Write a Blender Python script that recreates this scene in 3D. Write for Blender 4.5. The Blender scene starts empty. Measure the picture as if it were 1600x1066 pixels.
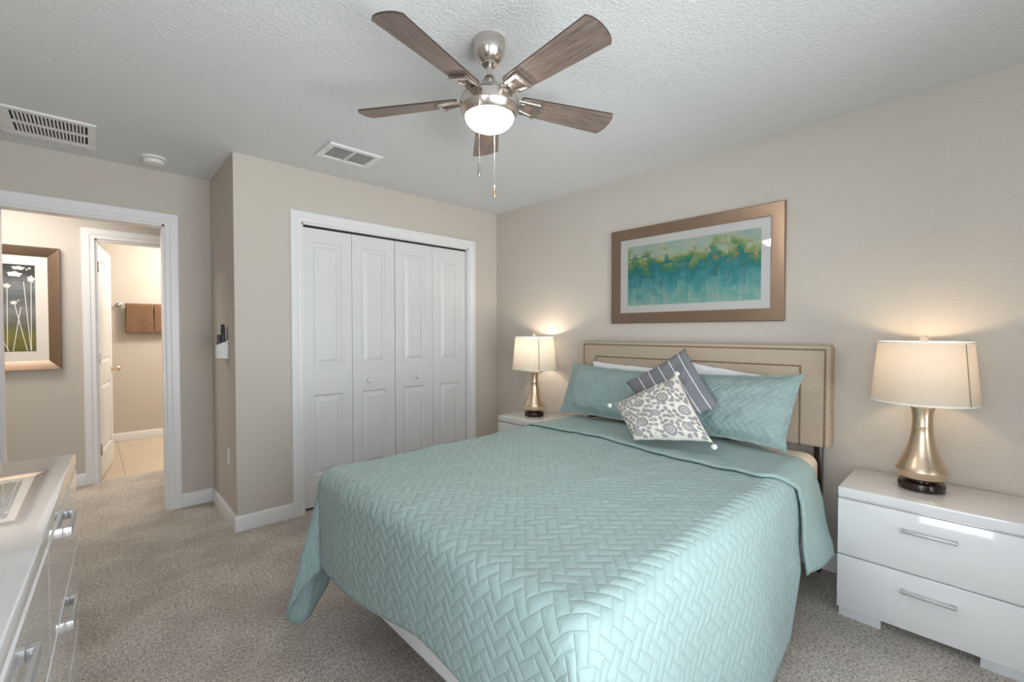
import bpy, bmesh, math, random
from math import pi, sin, cos, sqrt, atan2, radians as rad
from mathutils import Vector as V, Matrix, noise as mnoise

random.seed(7)
S = bpy.context.scene
COL = S.collection

# ------------------------------------------------------------------ camera, world, light, exposure
cam_data = bpy.data.cameras.new('camera')
cam = bpy.data.objects.new('camera', cam_data)
COL.objects.link(cam)
cam_data.sensor_width = 36.0
cam_data.lens = 36.0 * 697.85 / 1600.0
cam_data.clip_start = 0.02
CAM_Z = 1.2955
cam.location = (0, 0, CAM_Z)
cam.rotation_euler = (rad(90 - 1.185), 0, rad(-43.327))
S.camera = cam

S.view_settings.view_transform = 'Standard'
S.view_settings.look = 'None'
S.view_settings.gamma = 1.0
S.view_settings.use_curve_mapping = False
S.view_settings.exposure = 0.70
S.cycles.use_denoising = True
S.cycles.max_bounces = 8
S.cycles.diffuse_bounces = 5
S.cycles.glossy_bounces = 4
S.cycles.transmission_bounces = 4
S.cycles.sample_clamp_indirect = 6.0

W = bpy.data.worlds.new('world')
S.world = W
W.use_nodes = True
W.node_tree.nodes['Background'].inputs[0].default_value = (0.75, 0.87, 1.0, 1)
W.node_tree.nodes['Background'].inputs[1].default_value = 1.0


def light(name, kind, loc, power, color, rot=(0, 0, 0), **kw):
    d = bpy.data.lights.new(name, kind)
    d.energy = power
    d.color = color
    for k, v in kw.items():
        setattr(d, k, v)
    o = bpy.data.objects.new(name, d)
    o.location = loc
    o.rotation_euler = rot
    COL.objects.link(o)
    return o


# daylight through the window in the wall behind the camera
light('daylight_and_fill', 'AREA', (0.80, -1.15, 1.22), 34, (0.85, 0.94, 1.0), (rad(90), 0, 0), shape='RECTANGLE', size=2.3, size_y=1.8)
# added unseen area lamp, aimed up through the window to brighten the ceiling
light('ceiling_fill', 'AREA', (0.80, -2.6, 0.0), 128, (1.0, 0.97, 0.92), (rad(128), 0, 0), shape='RECTANGLE', size=4.0, size_y=1.6)
# hall and bathroom ceiling lamps (out of view)
light('daylight_and_fill', 'AREA', (-0.78, -0.12, 1.25), 20, (0.90, 0.96, 1.0), (rad(90), 0, rad(-90)), shape='RECTANGLE', size=1.3, size_y=1.7)  # added fill lamp at the left, brightens headboard wall and nightstand fronts
light('hall_lamp', 'AREA', (-0.5, 4.50, 2.42), 11, (1.0, 0.94, 0.87), shape='DISK', size=0.7)
light('bathroom_lamp', 'POINT', (1.15, 6.2, 2.2), 40, (1.0, 0.90, 0.77), shadow_soft_size=0.15)

# ------------------------------------------------------------------ helpers
class N:
    """small node-tree writer"""
    def __init__(s, name):
        s.m = bpy.data.materials.new(name)
        s.m.use_nodes = True
        s.t = s.m.node_tree
        s.b = s.t.nodes['Principled BSDF']
        s.out = s.t.nodes['Material Output']

    def node(s, ty, **kw):
        n = s.t.nodes.new(ty)
        for k, v in kw.items():
            setattr(n, k, v)
        return n

    def put(s, inp, v):
        if isinstance(v, bpy.types.NodeSocket):
            s.t.links.new(v, inp)
        elif v is not None:
            if isinstance(v, (tuple, list)) and len(v) == 3 and inp.type == 'RGBA':
                v = (*v, 1)
            inp.default_value = v

    def math(s, op, a, b=None, c=None, clamp=False):
        n = s.node('ShaderNodeMath', operation=op, use_clamp=clamp)
        for i, v in enumerate((a, b, c)):
            if v is not None:
                s.put(n.inputs[i], v)
        return n.outputs[0]

    def coord(s, which='Object'):
        return s.node('ShaderNodeTexCoord').outputs[which]

    def mapping(s, vec, scale=(1, 1, 1), rot=(0, 0, 0), loc=(0, 0, 0)):
        n = s.node('ShaderNodeMapping')
        s.put(n.inputs[0], vec)
        n.inputs['Location'].default_value = loc
        n.inputs['Rotation'].default_value = rot
        n.inputs['Scale'].default_value = scale
        return n.outputs[0]

    def noise(s, vec, scale, detail=2.0, rough=0.5, dist=0.0, out=0):
        n = s.node('ShaderNodeTexNoise')
        s.put(n.inputs['Vector'], vec)
        n.inputs['Scale'].default_value = scale
        n.inputs['Detail'].default_value = detail
        n.inputs['Roughness'].default_value = rough
        n.inputs['Distortion'].default_value = dist
        return n.outputs[out]

    def sep(s, vec):
        n = s.node('ShaderNodeSeparateXYZ')
        s.put(n.inputs[0], vec)
        return n.outputs

    def comb(s, x=0.0, y=0.0, z=0.0):
        n = s.node('ShaderNodeCombineXYZ')
        for i, v in enumerate((x, y, z)):
            s.put(n.inputs[i], v)
        return n.outputs[0]

    def ramp(s, fac, stops, interp='LINEAR'):
        n = s.node('ShaderNodeValToRGB')
        s.put(n.inputs[0], fac)
        r = n.color_ramp
        r.interpolation = interp
        while len(r.elements) < len(stops):
            r.elements.new(0.5)
        for e, (p, c) in zip(r.elements, stops):
            e.position = p
            e.color = (*c, 1) if len(c) == 3 else c
        return n.outputs[0]

    def mix(s, fac, a, b, blend='MIX'):
        n = s.node('ShaderNodeMix', data_type='RGBA', blend_type=blend)
        s.put(n.inputs['Factor'], fac)
        s.put(n.inputs['A'], a)
        s.put(n.inputs['B'], b)
        # sockets share names; pick the colour ones
        cs = [i for i in n.inputs if i.type == 'RGBA']
        s.put(cs[0], a)
        s.put(cs[1], b)
        return [o for o in n.outputs if o.type == 'RGBA'][0]

    def bump(s, height, strength, dist=0.01, normal=None):
        n = s.node('ShaderNodeBump')
        s.put(n.inputs['Height'], height)
        n.inputs['Strength'].default_value = strength
        n.inputs['Distance'].default_value = dist
        if normal is not None:
            s.put(n.inputs['Normal'], normal)
        s.t.links.new(n.outputs[0], s.b.inputs['Normal'])
        return n.outputs[0]

    def set(s, color=None, rough=None, metal=None, **kw):
        s.put(s.b.inputs['Base Color'], color)
        s.put(s.b.inputs['Roughness'], rough)
        s.put(s.b.inputs['Metallic'], metal)
        for k, v in kw.items():
            s.put(s.b.inputs[k.replace('_', ' ')], v)
        return s


def plain(name, color, rough=0.5, metal=0.0, **kw):
    """a plain coloured material with a faint procedural variation"""
    n = N(name)
    f = n.noise(n.coord(), 9.0, 3)
    c = n.mix(f, tuple(x * 0.97 for x in color), tuple(min(1, x * 1.03) for x in color))
    n.set(c, rough, metal, **kw)
    return n.m


def box(bm, x0, x1, y0, y1, z0, z1, bev=0.0, seg=2):
    r = bmesh.ops.create_cube(bm, size=1.0)
    vs = r['verts']
    for v in vs:
        v.co = V(((x0 + x1) / 2 + v.co.x * (x1 - x0), (y0 + y1) / 2 + v.co.y * (y1 - y0), (z0 + z1) / 2 + v.co.z * (z1 - z0)))
    if bev:
        es = list({e for v in vs for e in v.link_edges})
        bmesh.ops.bevel(bm, geom=es, offset=bev, segments=seg, affect='EDGES', profile=0.5)


def lathe(bm, prof, seg=48, c=(0, 0, 0), cap0=False, cap1=False, axis='z'):
    rings = []
    for r, z in prof:
        ring = []
        for k in range(seg):
            a = 2 * pi * k / seg
            p = (r * cos(a), r * sin(a), z)
            if axis == 'x':
                p = (z, r * cos(a), r * sin(a))
            if axis == 'y':
                p = (r * sin(a), z, r * cos(a))
            ring.append(bm.verts.new(V(p) + V(c)))
        rings.append(ring)
    for a, b in zip(rings, rings[1:]):
        for k in range(seg):
            bm.faces.new((a[k], a[(k + 1) % seg], b[(k + 1) % seg], b[k]))
    if cap0:
        bm.faces.new(list(reversed(rings[0])))
    if cap1:
        bm.faces.new(rings[-1])


def tube(bm, pts, r, seg=10, cap=True):
    pts = [V(p) for p in pts]
    rings = []
    n = len(pts)
    up = V((0, 0, 1))
    for i, p in enumerate(pts):
        d = (pts[min(i + 1, n - 1)] - pts[max(i - 1, 0)]).normalized()
        s = d.cross(up)
        if s.length < 1e-3:
            s = d.cross(V((1, 0, 0)))
        s.normalize()
        t = s.cross(d).normalized()
        rr = r[i] if isinstance(r, (list, tuple)) else r
        rings.append([bm.verts.new(p + (s * cos(2 * pi * k / seg) + t * sin(2 * pi * k / seg)) * rr) for k in range(seg)])
    for a, b in zip(rings, rings[1:]):
        for k in range(seg):
            bm.faces.new((a[k], a[(k + 1) % seg], b[(k + 1) % seg], b[k]))
    if cap:
        bm.faces.new(list(reversed(rings[0])))
        bm.faces.new(rings[-1])


def prism(bm, poly, h0, h1, plane='xy'):
    """extrude a 2-D polygon; plane says which axes it lies in"""
    def P(a, b, h):
        return {'xy': (a, b, h), 'xz': (a, h, b), 'yz': (h, a, b)}[plane]
    lo = [bm.verts.new(P(a, b, h0)) for a, b in poly]
    hi = [bm.verts.new(P(a, b, h1)) for a, b in poly]
    n = len(poly)
    bm.faces.new(lo)
    bm.faces.new(list(reversed(hi)))
    for k in range(n):
        bm.faces.new((lo[k], hi[k], hi[(k + 1) % n], lo[(k + 1) % n]))


def grid(bm, nu, nv, f, uvf=None, uvl=None):
    vs = [[bm.verts.new(f(i / nu, j / nv)) for j in range(nv + 1)] for i in range(nu + 1)]
    for i in range(nu):
        for j in range(nv):
            fc = bm.faces.new((vs[i][j], vs[i + 1][j], vs[i + 1][j + 1], vs[i][j + 1]))
            if uvl is not None:
                for lp, (a, b) in zip(fc.loops, ((i, j), (i + 1, j), (i + 1, j + 1), (i, j + 1))):
                    lp[uvl].uv = uvf(a / nu, b / nv)
    return vs


def root_loc(p):
    o = V((0, 0, 0))
    while p is not None:
        o = o + p.location
        p = p.parent
    return o


def obj(name, bm, mats, parent=None, smooth=True, world=True, angle=40, recalc=True):
    """link a bmesh as ONE object; world=True means its verts are in world space"""
    if recalc:
        bmesh.ops.recalc_face_normals(bm, faces=bm.faces)
    if parent is not None and world:
        off = root_loc(parent)
        for v in bm.verts:
            v.co -= off
    me = bpy.data.meshes.new(name)
    if smooth:
        for f in bm.faces:
            f.smooth = True
        lim = rad(angle)
        for e in bm.edges:
            if len(e.link_faces) == 2 and e.calc_face_angle(0) > lim:
                e.smooth = False
    bm.to_mesh(me)
    bm.free()
    for m in (mats if isinstance(mats, (list, tuple)) else [mats]):
        me.materials.append(m)
    o = bpy.data.objects.new(name, me)
    COL.objects.link(o)
    if parent is not None:
        o.parent = parent
    return o


def tag(o, label=None, cat=None, group=None, kind=None):
    if label: o['label'] = label
    if cat: o['category'] = cat
    if group: o['group'] = group
    if kind: o['kind'] = kind
    return o


def thing(name, loc, label=None, cat=None, group=None, kind=None):
    o = bpy.data.objects.new(name, None)
    o.empty_display_size = 0.05
    o.location = loc
    COL.objects.link(o)
    return tag(o, label, cat, group, kind)


def struct(name, bm, m, parent=None, label=None, cat=None, **kw):
    o = obj(name, bm, m, parent, **kw)
    if parent is None:
        o['kind'] = 'structure'
        if label: tag(o, label, cat)
    return o


def copy_tree(o, parent=None):
    c = o.copy()
    COL.objects.link(c)
    if parent is not None:
        c.parent = parent
    for ch in list(o.children):
        copy_tree(ch, c)
    return c


def BM():
    return bmesh.new()


# ------------------------------------------------------------------ materials
def wall_paint(name, color, bscale=95, bstr=0.22):
    n = N(name)
    co = n.coord()
    h = n.noise(co, bscale, 3, 0.55)
    h = n.ramp(h, [(0.40, (0, 0, 0)), (0.62, (1, 1, 1))])
    n.set(n.mix(n.noise(co, 2.5, 3), tuple(c * 0.985 for c in color), tuple(c * 1.015 for c in color)), 0.75)
    n.bump(h, bstr, 0.004)
    return n.m


M_WALL = wall_paint('wall_paint', (0.585, 0.54, 0.485))
M_CEIL = wall_paint('ceiling_paint', (0.715, 0.735, 0.75), 85, 0.38)
M_TRIM = plain('white_trim', (0.80, 0.80, 0.81), 0.35)
M_DOOR = plain('white_door', (0.74, 0.74, 0.755), 0.4)
M_DARK = plain('dark_void', (0.03, 0.03, 0.03), 0.8)
M_LACQ = plain('white_lacquer', (0.765, 0.755, 0.765), 0.16, Coat_Weight=1.0, Coat_Roughness=0.015)
M_ALU = plain('brushed_aluminium', (0.60, 0.60, 0.61), 0.42, 0.75)
M_FEET = plain('grey_plinth', (0.62, 0.63, 0.65), 0.4)
M_PLASTIC = plain('white_plastic', (0.78, 0.78, 0.76), 0.4)
M_BLACK = plain('black_plastic', (0.012, 0.012, 0.012), 0.35)
M_GREYKEY = plain('grey_keys', (0.5, 0.5, 0.5), 0.5)
M_CHROME = plain('nickel', (0.60, 0.57, 0.54), 0.25, 1.0)
M_BRASSY = plain('satin_brass', (0.70, 0.52, 0.38), 0.3, 1.0)
M_DKWOOD = plain('dark_wood', (0.028, 0.014, 0.010), 0.2)
M_SHEET = plain('cream_sheet', (0.84, 0.73, 0.63), 0.85)
M_WHITEFAB = plain('white_cotton', (0.84, 0.84, 0.86), 0.9)
M_BOXSPR = plain('boxspring_fabric', (0.78, 0.78, 0.80), 0.9)
M_NAIL = plain('antique_brass_nail', (0.30, 0.205, 0.125), 0.30, 1.0)
M_MAT = plain('mat_board', (0.90, 0.89, 0.87), 0.7)


def metal_brushed(name, color, rough, scale=(3, 3, 400), amp=0.12):
    n = N(name)
    f = n.noise(n.mapping(n.coord(), scale), 1.0, 3)
    n.set(n.mix(f, tuple(c * 0.92 for c in color), tuple(min(1, c * 1.06) for c in color)),
          n.math('MULTIPLY_ADD', f, amp, rough - amp / 2), 1.0)
    return n.m


M_FAN = metal_brushed('brushed_nickel', (0.62, 0.565, 0.52), 0.26)
M_LAMP = metal_brushed('brushed_champagne', (0.76, 0.60, 0.44), 0.33)
M_FRAME = metal_brushed('bronze_frame', (0.40, 0.295, 0.225), 0.32, (250, 6, 6), 0.1)


def carpet():
    n = N('carpet_pile')
    co = n.coord()
    a = n.noise(co, 210, 2, 0.7)
    b = n.noise(co, 75, 3, 0.7)
    big = n.noise(co, 3.2, 4, 0.6)
    f = n.math('ADD', n.math('MULTIPLY', a, 0.6), n.math('MULTIPLY', b, 0.4))
    c = n.ramp(f, [(0.40, (0.20, 0.165, 0.135)), (0.50, (0.66, 0.595, 0.525)), (0.60, (0.95, 0.88, 0.79))])
    c = n.mix(n.ramp(big, [(0.38, (0, 0, 0)), (0.60, (1, 1, 1))]), n.mix(1.0, c, (0.77, 0.755, 0.74), 'MULTIPLY'), c)
    n.set(c, 0.95)
    n.b.inputs['Sheen Weight'].default_value = 0.15
    n.bump(f, 1.0, 0.012)
    return n.m


M_CARPET = carpet()


def tile():
    n = N('beige_floor_tile')
    co = n.coord()
    br = n.node('ShaderNodeTexBrick')
    br.offset = 0.0
    n.put(br.inputs['Vector'], n.mapping(co, loc=(0.24, 0.1, 0)))
    br.inputs['Scale'].default_value = 1.0
    br.inputs['Brick Width'].default_value = 0.45
    br.inputs['Row Height'].default_value = 0.45
    br.inputs['Mortar Size'].default_value = 0.006
    n.put(br.inputs['Color1'], (0.62, 0.52, 0.40))
    n.put(br.inputs['Color2'], (0.66, 0.56, 0.44))
    n.put(br.inputs['Mortar'], (0.40, 0.33, 0.26))
    f = n.noise(co, 5, 5, 0.6)
    n.set(n.mix(n.math('MULTIPLY', f, 0.5), br.outputs[0], (0.52, 0.42, 0.31)), 0.3)
    return n.m


M_TILE = tile()


def herringbone_height(n, uv, unit, ang=pi / 4):
    """distance to the stitched edge of 2x1 herringbone blocks, 0..0.5"""
    m = n.mapping(uv, (1 / unit,) * 3, (0, 0, ang))
    wob = n.noise(uv, 9.0, 2, out=1)
    vm = n.node('ShaderNodeVectorMath', operation='MULTIPLY_ADD')
    n.put(vm.inputs[0], wob)
    vm.inputs[1].default_value = (0.35, 0.35, 0)
    n.put(vm.inputs[2], m)
    x, y, _ = n.sep(vm.outputs[0])
    ix, iy = n.math('FLOOR', x), n.math('FLOOR', y)
    fx, fy = n.math('FRACT', x), n.math('FRACT', y)
    k = n.math('FLOORED_MODULO', n.math('SUBTRACT', ix, iy), 4.0)
    k = n.math('ROUND', k)
    gx, gy = n.math('SUBTRACT', 1.0, fx), n.math('SUBTRACT', 1.0, fy)
    is0 = n.math('COMPARE', k, 0.0, 0.1)
    is2 = n.math('COMPARE', k, 2.0, 0.1)
    horiz = n.math('LESS_THAN', k, 1.5)
    def sel(c, a, b):
        return n.math('ADD', n.math('MULTIPLY', c, a), n.math('MULTIPLY', n.math('SUBTRACT', 1.0, c), b))
    dh = n.math('MINIMUM', sel(is0, fx, gx), n.math('MINIMUM', fy, gy))
    dv = n.math('MINIMUM', sel(is2, gy, fy), n.math('MINIMUM', fx, gx))
    return sel(horiz, dh, dv), horiz


def quilt(name, color, unit=0.034, strength=0.66, wrinkle=0.75):
    n = N(name)
    uv = n.coord('UV')
    d, hz = herringbone_height(n, uv, unit)
    puff = n.math('POWER', n.math('MINIMUM', n.math('MULTIPLY', d, 2.6), 1.0), 0.45)
    w1 = n.noise(n.mapping(uv, (14, 30, 1)), 1.0, 4, 0.6, 0.6)
    w2 = n.noise(uv, 55, 3, 0.6)
    h = n.math('ADD', puff, n.math('ADD', n.math('MULTIPLY', w1, wrinkle), n.math('MULTIPLY', w2, 0.22)))
    weave = n.noise(n.mapping(uv, (900, 900, 1)), 1.0, 1)
    c = n.mix(weave, tuple(x * 0.93 for x in color), tuple(min(1, x * 1.07) for x in color))
    n.set(c, 0.62)
    n.b.inputs['Sheen Weight'].default_value = 0.12
    n.b.inputs['Specular IOR Level'].default_value = 0.4
    n.bump(h, strength, 0.006)
    return n.m


TEAL = (0.325, 0.435, 0.428)
M_QUILT = quilt('teal_quilted_cotton', TEAL)
M_CUFF = quilt('teal_quilt_reverse', (0.300, 0.415, 0.405), 0.034, 0.30, 0.9)
M_SHAM = quilt('teal_quilted_sham', (0.285, 0.382, 0.376), 0.029, 0.48, 0.6)


def linen(name, c0, c1, sx=420, sy=420, rough=0.9):
    n = N(name)
    co = n.coord()
    a = n.noise(n.mapping(co, (sx, sx * 0.08, sy * 0.08)), 1.0, 2)
    b = n.noise(n.mapping(co, (sx, sx * 0.05, sy)), 1.0, 2)
    c = n.noise(n.mapping(co, (sx, sx, sy * 0.05)), 1.0, 2)
    f = n.math('ADD', n.math('MULTIPLY', b, 0.5), n.math('MULTIPLY', c, 0.5))
    n.set(n.ramp(f, [(0.32, c0), (0.66, c1)]), rough)
    n.bump(f, 0.25, 0.002)
    return n.m


M_LINEN = linen('beige_linen', (0.38, 0.30, 0.225), (0.56, 0.46, 0.36), 800, 800)


def blade_wood():
    n = N('weathered_grey_wood')
    co = n.coord()
    g = n.noise(n.mapping(co, (7, 120, 30)), 1.0, 5, 0.65, 0.6)
    g2 = n.noise(n.mapping(co, (18, 420, 30)), 1.0, 3, 0.6)
    f = n.math('ADD', n.math('MULTIPLY', g, 0.65), n.math('MULTIPLY', g2, 0.35))
    n.set(n.ramp(f, [(0.33, (0.085, 0.060, 0.048)), (0.50, (0.175, 0.130, 0.108)), (0.68, (0.30, 0.235, 0.20))]), 0.45)
    n.bump(f, 0.15, 0.002)
    return n.m


M_BLADE = blade_wood()
M_BLADE_EDGE = plain('dark_blade_edge', (0.05, 0.03, 0.025), 0.5)


def emis(name, color, strength):
    n = N(name)
    n.set((0.9, 0.9, 0.88), 0.3)
    n.b.inputs['Emission Color'].default_value = (*color, 1)
    n.b.inputs['Emission Strength'].default_value = strength
    return n.m


M_GLOBE = emis('lit_frosted_glass', (1.0, 0.93, 0.83), 38.0)
M_BULB = emis('lit_bulb', (1.0, 0.80, 0.55), 3.0)


def shade_fabric(name, color, trans=0.6):
    n = N(name)
    weave = n.noise(n.mapping(n.coord(), (500, 500, 500)), 1.0, 2)
    c = n.mix(weave, tuple(x * 0.95 for x in color), color)
    d = n.node('ShaderNodeBsdfDiffuse')
    t = n.node('ShaderNodeBsdfTranslucent')
    n.put(d.inputs[0], c)
    n.put(t.inputs[0], n.mix(1.0, c, (0.34, 0.33, 0.32), 'MULTIPLY'))
    mx = n.node('ShaderNodeMixShader')
    mx.inputs[0].default_value = trans
    n.t.links.new(d.outputs[0], mx.inputs[1])
    n.t.links.new(t.outputs[0], mx.inputs[2])
    n.t.links.new(mx.outputs[0], n.out.inputs[0])
    return n.m


M_SHADE = shade_fabric('ivory_lampshade', (0.93, 0.88, 0.80), 0.55)
M_SHADE_BAND = shade_fabric('lampshade_seam', (0.50, 0.44, 0.36), 0.35)
M_SHADE_TRIM = plain('lampshade_binding', (0.84, 0.83, 0.81), 0.8)


def thin_glass(name, refl=1.0):
    n = N(name)
    tr = n.node('ShaderNodeBsdfTransparent')
    gl = n.node('ShaderNodeBsdfGlossy')
    gl.inputs['Roughness'].default_value = 0.02
    fr = n.node('ShaderNodeFresnel')
    fr.inputs[0].default_value = 1.45
    mx = n.node('ShaderNodeMixShader')
    n.put(mx.inputs[0], n.math('MULTIPLY', fr.outputs[0], refl))
    n.t.links.new(tr.outputs[0], mx.inputs[1])
    n.t.links.new(gl.outputs[0], mx.inputs[2])
    n.t.links.new(mx.outputs[0], n.out.inputs[0])
    return n.m


M_GLASS = thin_glass('picture_glass')


def crystal():
    n = N('glass_finial')
    n.set((0.9, 0.88, 0.84), 0.05)
    n.b.inputs['Transmission Weight'].default_value = 0.8
    return n.m


M_CRYSTAL = crystal()


def abstract_art():
    """loose teal and green abstract: pale top, coloured horizon band, vertical streaks below; UV 0..1"""
    n = N('abstract_print')
    uv = n.coord('UV')
    x, y, _ = n.sep(uv)
    streak = n.noise(n.mapping(uv, (26, 1.6, 1)), 1.0, 4, 0.65)
    streak2 = n.noise(n.mapping(uv, (60, 3.0, 1), loc=(3, 1, 0)), 1.0, 3, 0.6)
    blot = n.noise(n.mapping(uv, (9, 6, 1)), 1.0, 4, 0.6)
    blot2 = n.noise(n.mapping(uv, (15, 9, 1), loc=(7, 2, 0)), 1.0, 3, 0.55)
    vor = n.node('ShaderNodeTexVoronoi', distance='CHEBYCHEV')
    n.put(vor.inputs['Vector'], n.mapping(uv, (20, 9, 1)))
    vor.inputs['Scale'].default_value = 1.0
    cell = n.sep(vor.outputs['Color'])[0]
    yy = n.math('ADD', y, n.math('MULTIPLY', n.math('SUBTRACT', blot, 0.5), 0.36))
    yy = n.math('ADD', yy, n.math('MULTIPLY', n.math('SUBTRACT', cell, 0.5), 0.24))
    base = n.ramp(yy, [(0.02, (0.34, 0.66, 0.58)), (0.22, (0.12, 0.52, 0.50)), (0.42, (0.03, 0.36, 0.40)), (0.55, (0.015, 0.27, 0.30)),
                       (0.66, (0.05, 0.33, 0.20)), (0.76, (0.36, 0.46, 0.14)), (0.85, (0.60, 0.70, 0.52)), (0.95, (0.40, 0.64, 0.54))])
    low = n.math('SUBTRACT', 1.0, n.math('SMOOTH_MIN', n.math('DIVIDE', y, 0.5), 1.0, 0.15), clamp=True)
    pale = n.ramp(streak, [(0.44, (0, 0, 0)), (0.68, (1, 1, 1))])
    c = n.mix(n.math('MULTIPLY', n.math('MULTIPLY', pale, low), 0.95), base, (0.55, 0.66, 0.58))
    c = n.mix(n.math('MULTIPLY', n.math('MULTIPLY', n.ramp(streak2, [(0.52, (0, 0, 0)), (0.7, (1, 1, 1))]), low), 0.45), c, (0.20, 0.38, 0.42))
    band = n.math('SUBTRACT', 1.0, n.math('MULTIPLY', n.math('ABSOLUTE', n.math('SUBTRACT', y, 0.70)), 6.0), clamp=True)
    och = n.math('MULTIPLY', n.ramp(blot2, [(0.53, (0, 0, 0)), (0.66, (1, 1, 1))]), band)
    c = n.mix(n.math('MULTIPLY', och, 0.8), c, (0.50, 0.42, 0.05))
    top = n.math('MULTIPLY', n.math('SUBTRACT', y, 0.72), 4.0, clamp=True)
    c = n.mix(n.math('MULTIPLY', n.math('MULTIPLY', top, n.ramp(blot, [(0.42, (0, 0, 0)), (0.6, (1, 1, 1))])), 0.75), c, (0.66, 0.68, 0.58))
    n.set(c, 0.6)
    return n.m


M_ART = abstract_art()


def meadow_art():
    n = N('meadow_print')
    uv = n.coord('UV')
    x, y, _ = n.sep(uv)
    a = n.noise(n.mapping(uv, (4, 14, 1)), 1.0, 5, 0.7)
    spk = n.noise(uv, 60, 3, 0.7)
    yy = n.math('ADD', y, n.math('MULTIPLY', n.math('SUBTRACT', a, 0.5), 0.3))
    c = n.ramp(yy, [(0.0, (0.13, 0.12, 0.02)), (0.16, (0.20, 0.18, 0.03)), (0.30, (0.13, 0.13, 0.09)), (0.48, (0.22, 0.23, 0.22)),
                    (0.62, (0.11, 0.12, 0.12)), (0.76, (0.22, 0.23, 0.24)), (0.90, (0.05, 0.05, 0.05)), (1.0, (0.03, 0.03, 0.03))])
    c = n.mix(n.math('MULTIPLY', n.ramp(spk, [(0.5, (0, 0, 0)), (0.65, (1, 1, 1))]), 0.35), c, (0.02, 0.02, 0.02))
    n.set(c, 0.6)
    return n.m


M_MEADOW = meadow_art()
M_PETAL = plain('painted_white_petals', (0.78, 0.76, 0.72), 0.7)


def terry():
    n = N('brown_terry')
    f = n.noise(n.coord(), 260, 2)
    n.set(n.ramp(f, [(0.35, (0.13, 0.072, 0.040)), (0.65, (0.25, 0.145, 0.085))]), 0.95)
    n.bump(f, 0.6, 0.004)
    return n.m


M_TOWEL = terry()


def striped():
    n = N('grey_striped_chambray')
    uv = n.coord('UV')
    x, y, _ = n.sep(uv)
    t = n.math('FRACT', n.math('MULTIPLY', n.math('ADD', x, 0.045), 6.0))
    line = n.math('LESS_THAN', n.math('ABSOLUTE', n.math('SUBTRACT', t, 0.5)), 0.038)
    inside = n.math('MULTIPLY', n.math('GREATER_THAN', x, 0.10), n.math('LESS_THAN', x, 0.90))
    w = n.noise(n.mapping(uv, (240, 20, 1)), 1.0, 3)
    w2 = n.noise(n.mapping(uv, (20, 240, 1)), 1.0, 3)
    f = n.math('ADD', n.math('MULTIPLY', w, 0.5), n.math('MULTIPLY', w2, 0.5))
    g = n.ramp(f, [(0.36, (0.125, 0.130, 0.15)), (0.64, (0.26, 0.265, 0.29))])
    n.set(n.mix(n.math('MULTIPLY', line, inside), g, (0.80, 0.79, 0.77)), 0.9)
    n.bump(f, 0.25, 0.002)
    return n.m


M_STRIPED = striped()
M_IVORY = linen('ivory_cotton', (0.66, 0.62, 0.55), (0.80, 0.76, 0.69), 300, 300)
M_PRINT = plain('grey_floral_ink', (0.30, 0.295, 0.31), 0.9)

# ------------------------------------------------------------------ setting
XR, YC, XA, YD, ZC = 2.905, 3.304, 0.673, 4.052, 2.44
XL, YB = -0.56, -0.95
YH, YBATH = 5.20, 7.0
WT = 0.115
DX0, DX1, DZ = -0.402, 0.392, 2.062          # bedroom doorway
CX0, CX1, CZ = 1.084, 2.558, 2.066           # closet opening
BX0, BX1, BZ = 0.037, 0.80, 2.085            # bathroom doorway

b = BM(); box(b, -1.4, 3.02, YB - WT, YH + 0.06, -0.06, 0.0); struct('floor', b, M_CARPET, smooth=False, label='beige brown cut pile carpet running from bedroom into hall', cat='carpet')
b = BM(); box(b, -0.6, 2.1, YH + 0.06, YBATH + 0.1, -0.06, -0.002); struct('floor_bathroom', b, M_TILE, smooth=False, label='beige square tile floor beyond the bathroom doorway', cat='floor')
b = BM(); box(b, -1.4, 3.02, YB - WT, YBATH + 0.1, ZC, ZC + 0.08); struct('ceiling', b, M_CEIL, smooth=False, label='white lightly textured ceiling', cat='ceiling')
b = BM(); box(b, XR, XR + WT, YB, YD, 0, ZC); struct('wall_right', b, M_WALL, smooth=False, label='greige wall behind the headboard', cat='wall')
b = BM()
box(b, XA, CX0, YC, YC + WT, 0, ZC); box(b, CX1, XR, YC, YC + WT, 0, ZC); box(b, CX0, CX1, YC, YC + WT, CZ, ZC)
struct('wall_closet', b, M_WALL, smooth=False, label='greige wall around the white closet doors', cat='wall')
b = BM(); box(b, XA, XA + WT, YC + WT, YD, 0, ZC); struct('wall_alcove', b, M_WALL, smooth=False, label='short shaded side wall with remote holder and outlet', cat='wall')
b = BM()
box(b, XL, DX0, YD, YD + WT, 0, ZC); box(b, DX1, XR + WT, YD, YD + WT, 0, ZC); box(b, DX0, DX1, YD, YD + WT, DZ, ZC)
struct('wall_doorway', b, M_WALL, smooth=False, label='greige wall with the open doorway to the hall', cat='wall')
LY0, LY1, LZ0, LZ1 = -0.78, 0.54, 0.40, 2.12
b = BM()
box(b, XL - WT, XL, YB, LY0, 0, ZC); box(b, XL - WT, XL, LY1, YD + WT, 0, ZC)
box(b, XL - WT, XL, LY0, LY1, 0, LZ0); box(b, XL - WT, XL, LY0, LY1, LZ1, ZC)
struct('wall_left', b, M_WALL, smooth=False)
w = thing('added_window', (XL - 0.06, (LY0 + LY1) / 2, LZ0), kind='structure')  # unseen window added to let the left fill lamp shine in
b = BM()
for y in (LY0 + 0.02, LY1 - 0.02):
    box(b, XL - 0.08, XL - 0.04, y - 0.02, y + 0.02, LZ0, LZ1)
for z in (LZ0 + 0.02, (LZ0 + LZ1) / 2, LZ1 - 0.02):
    box(b, XL - 0.078, XL - 0.042, LY0, LY1, z - 0.018, z + 0.018)
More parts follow.
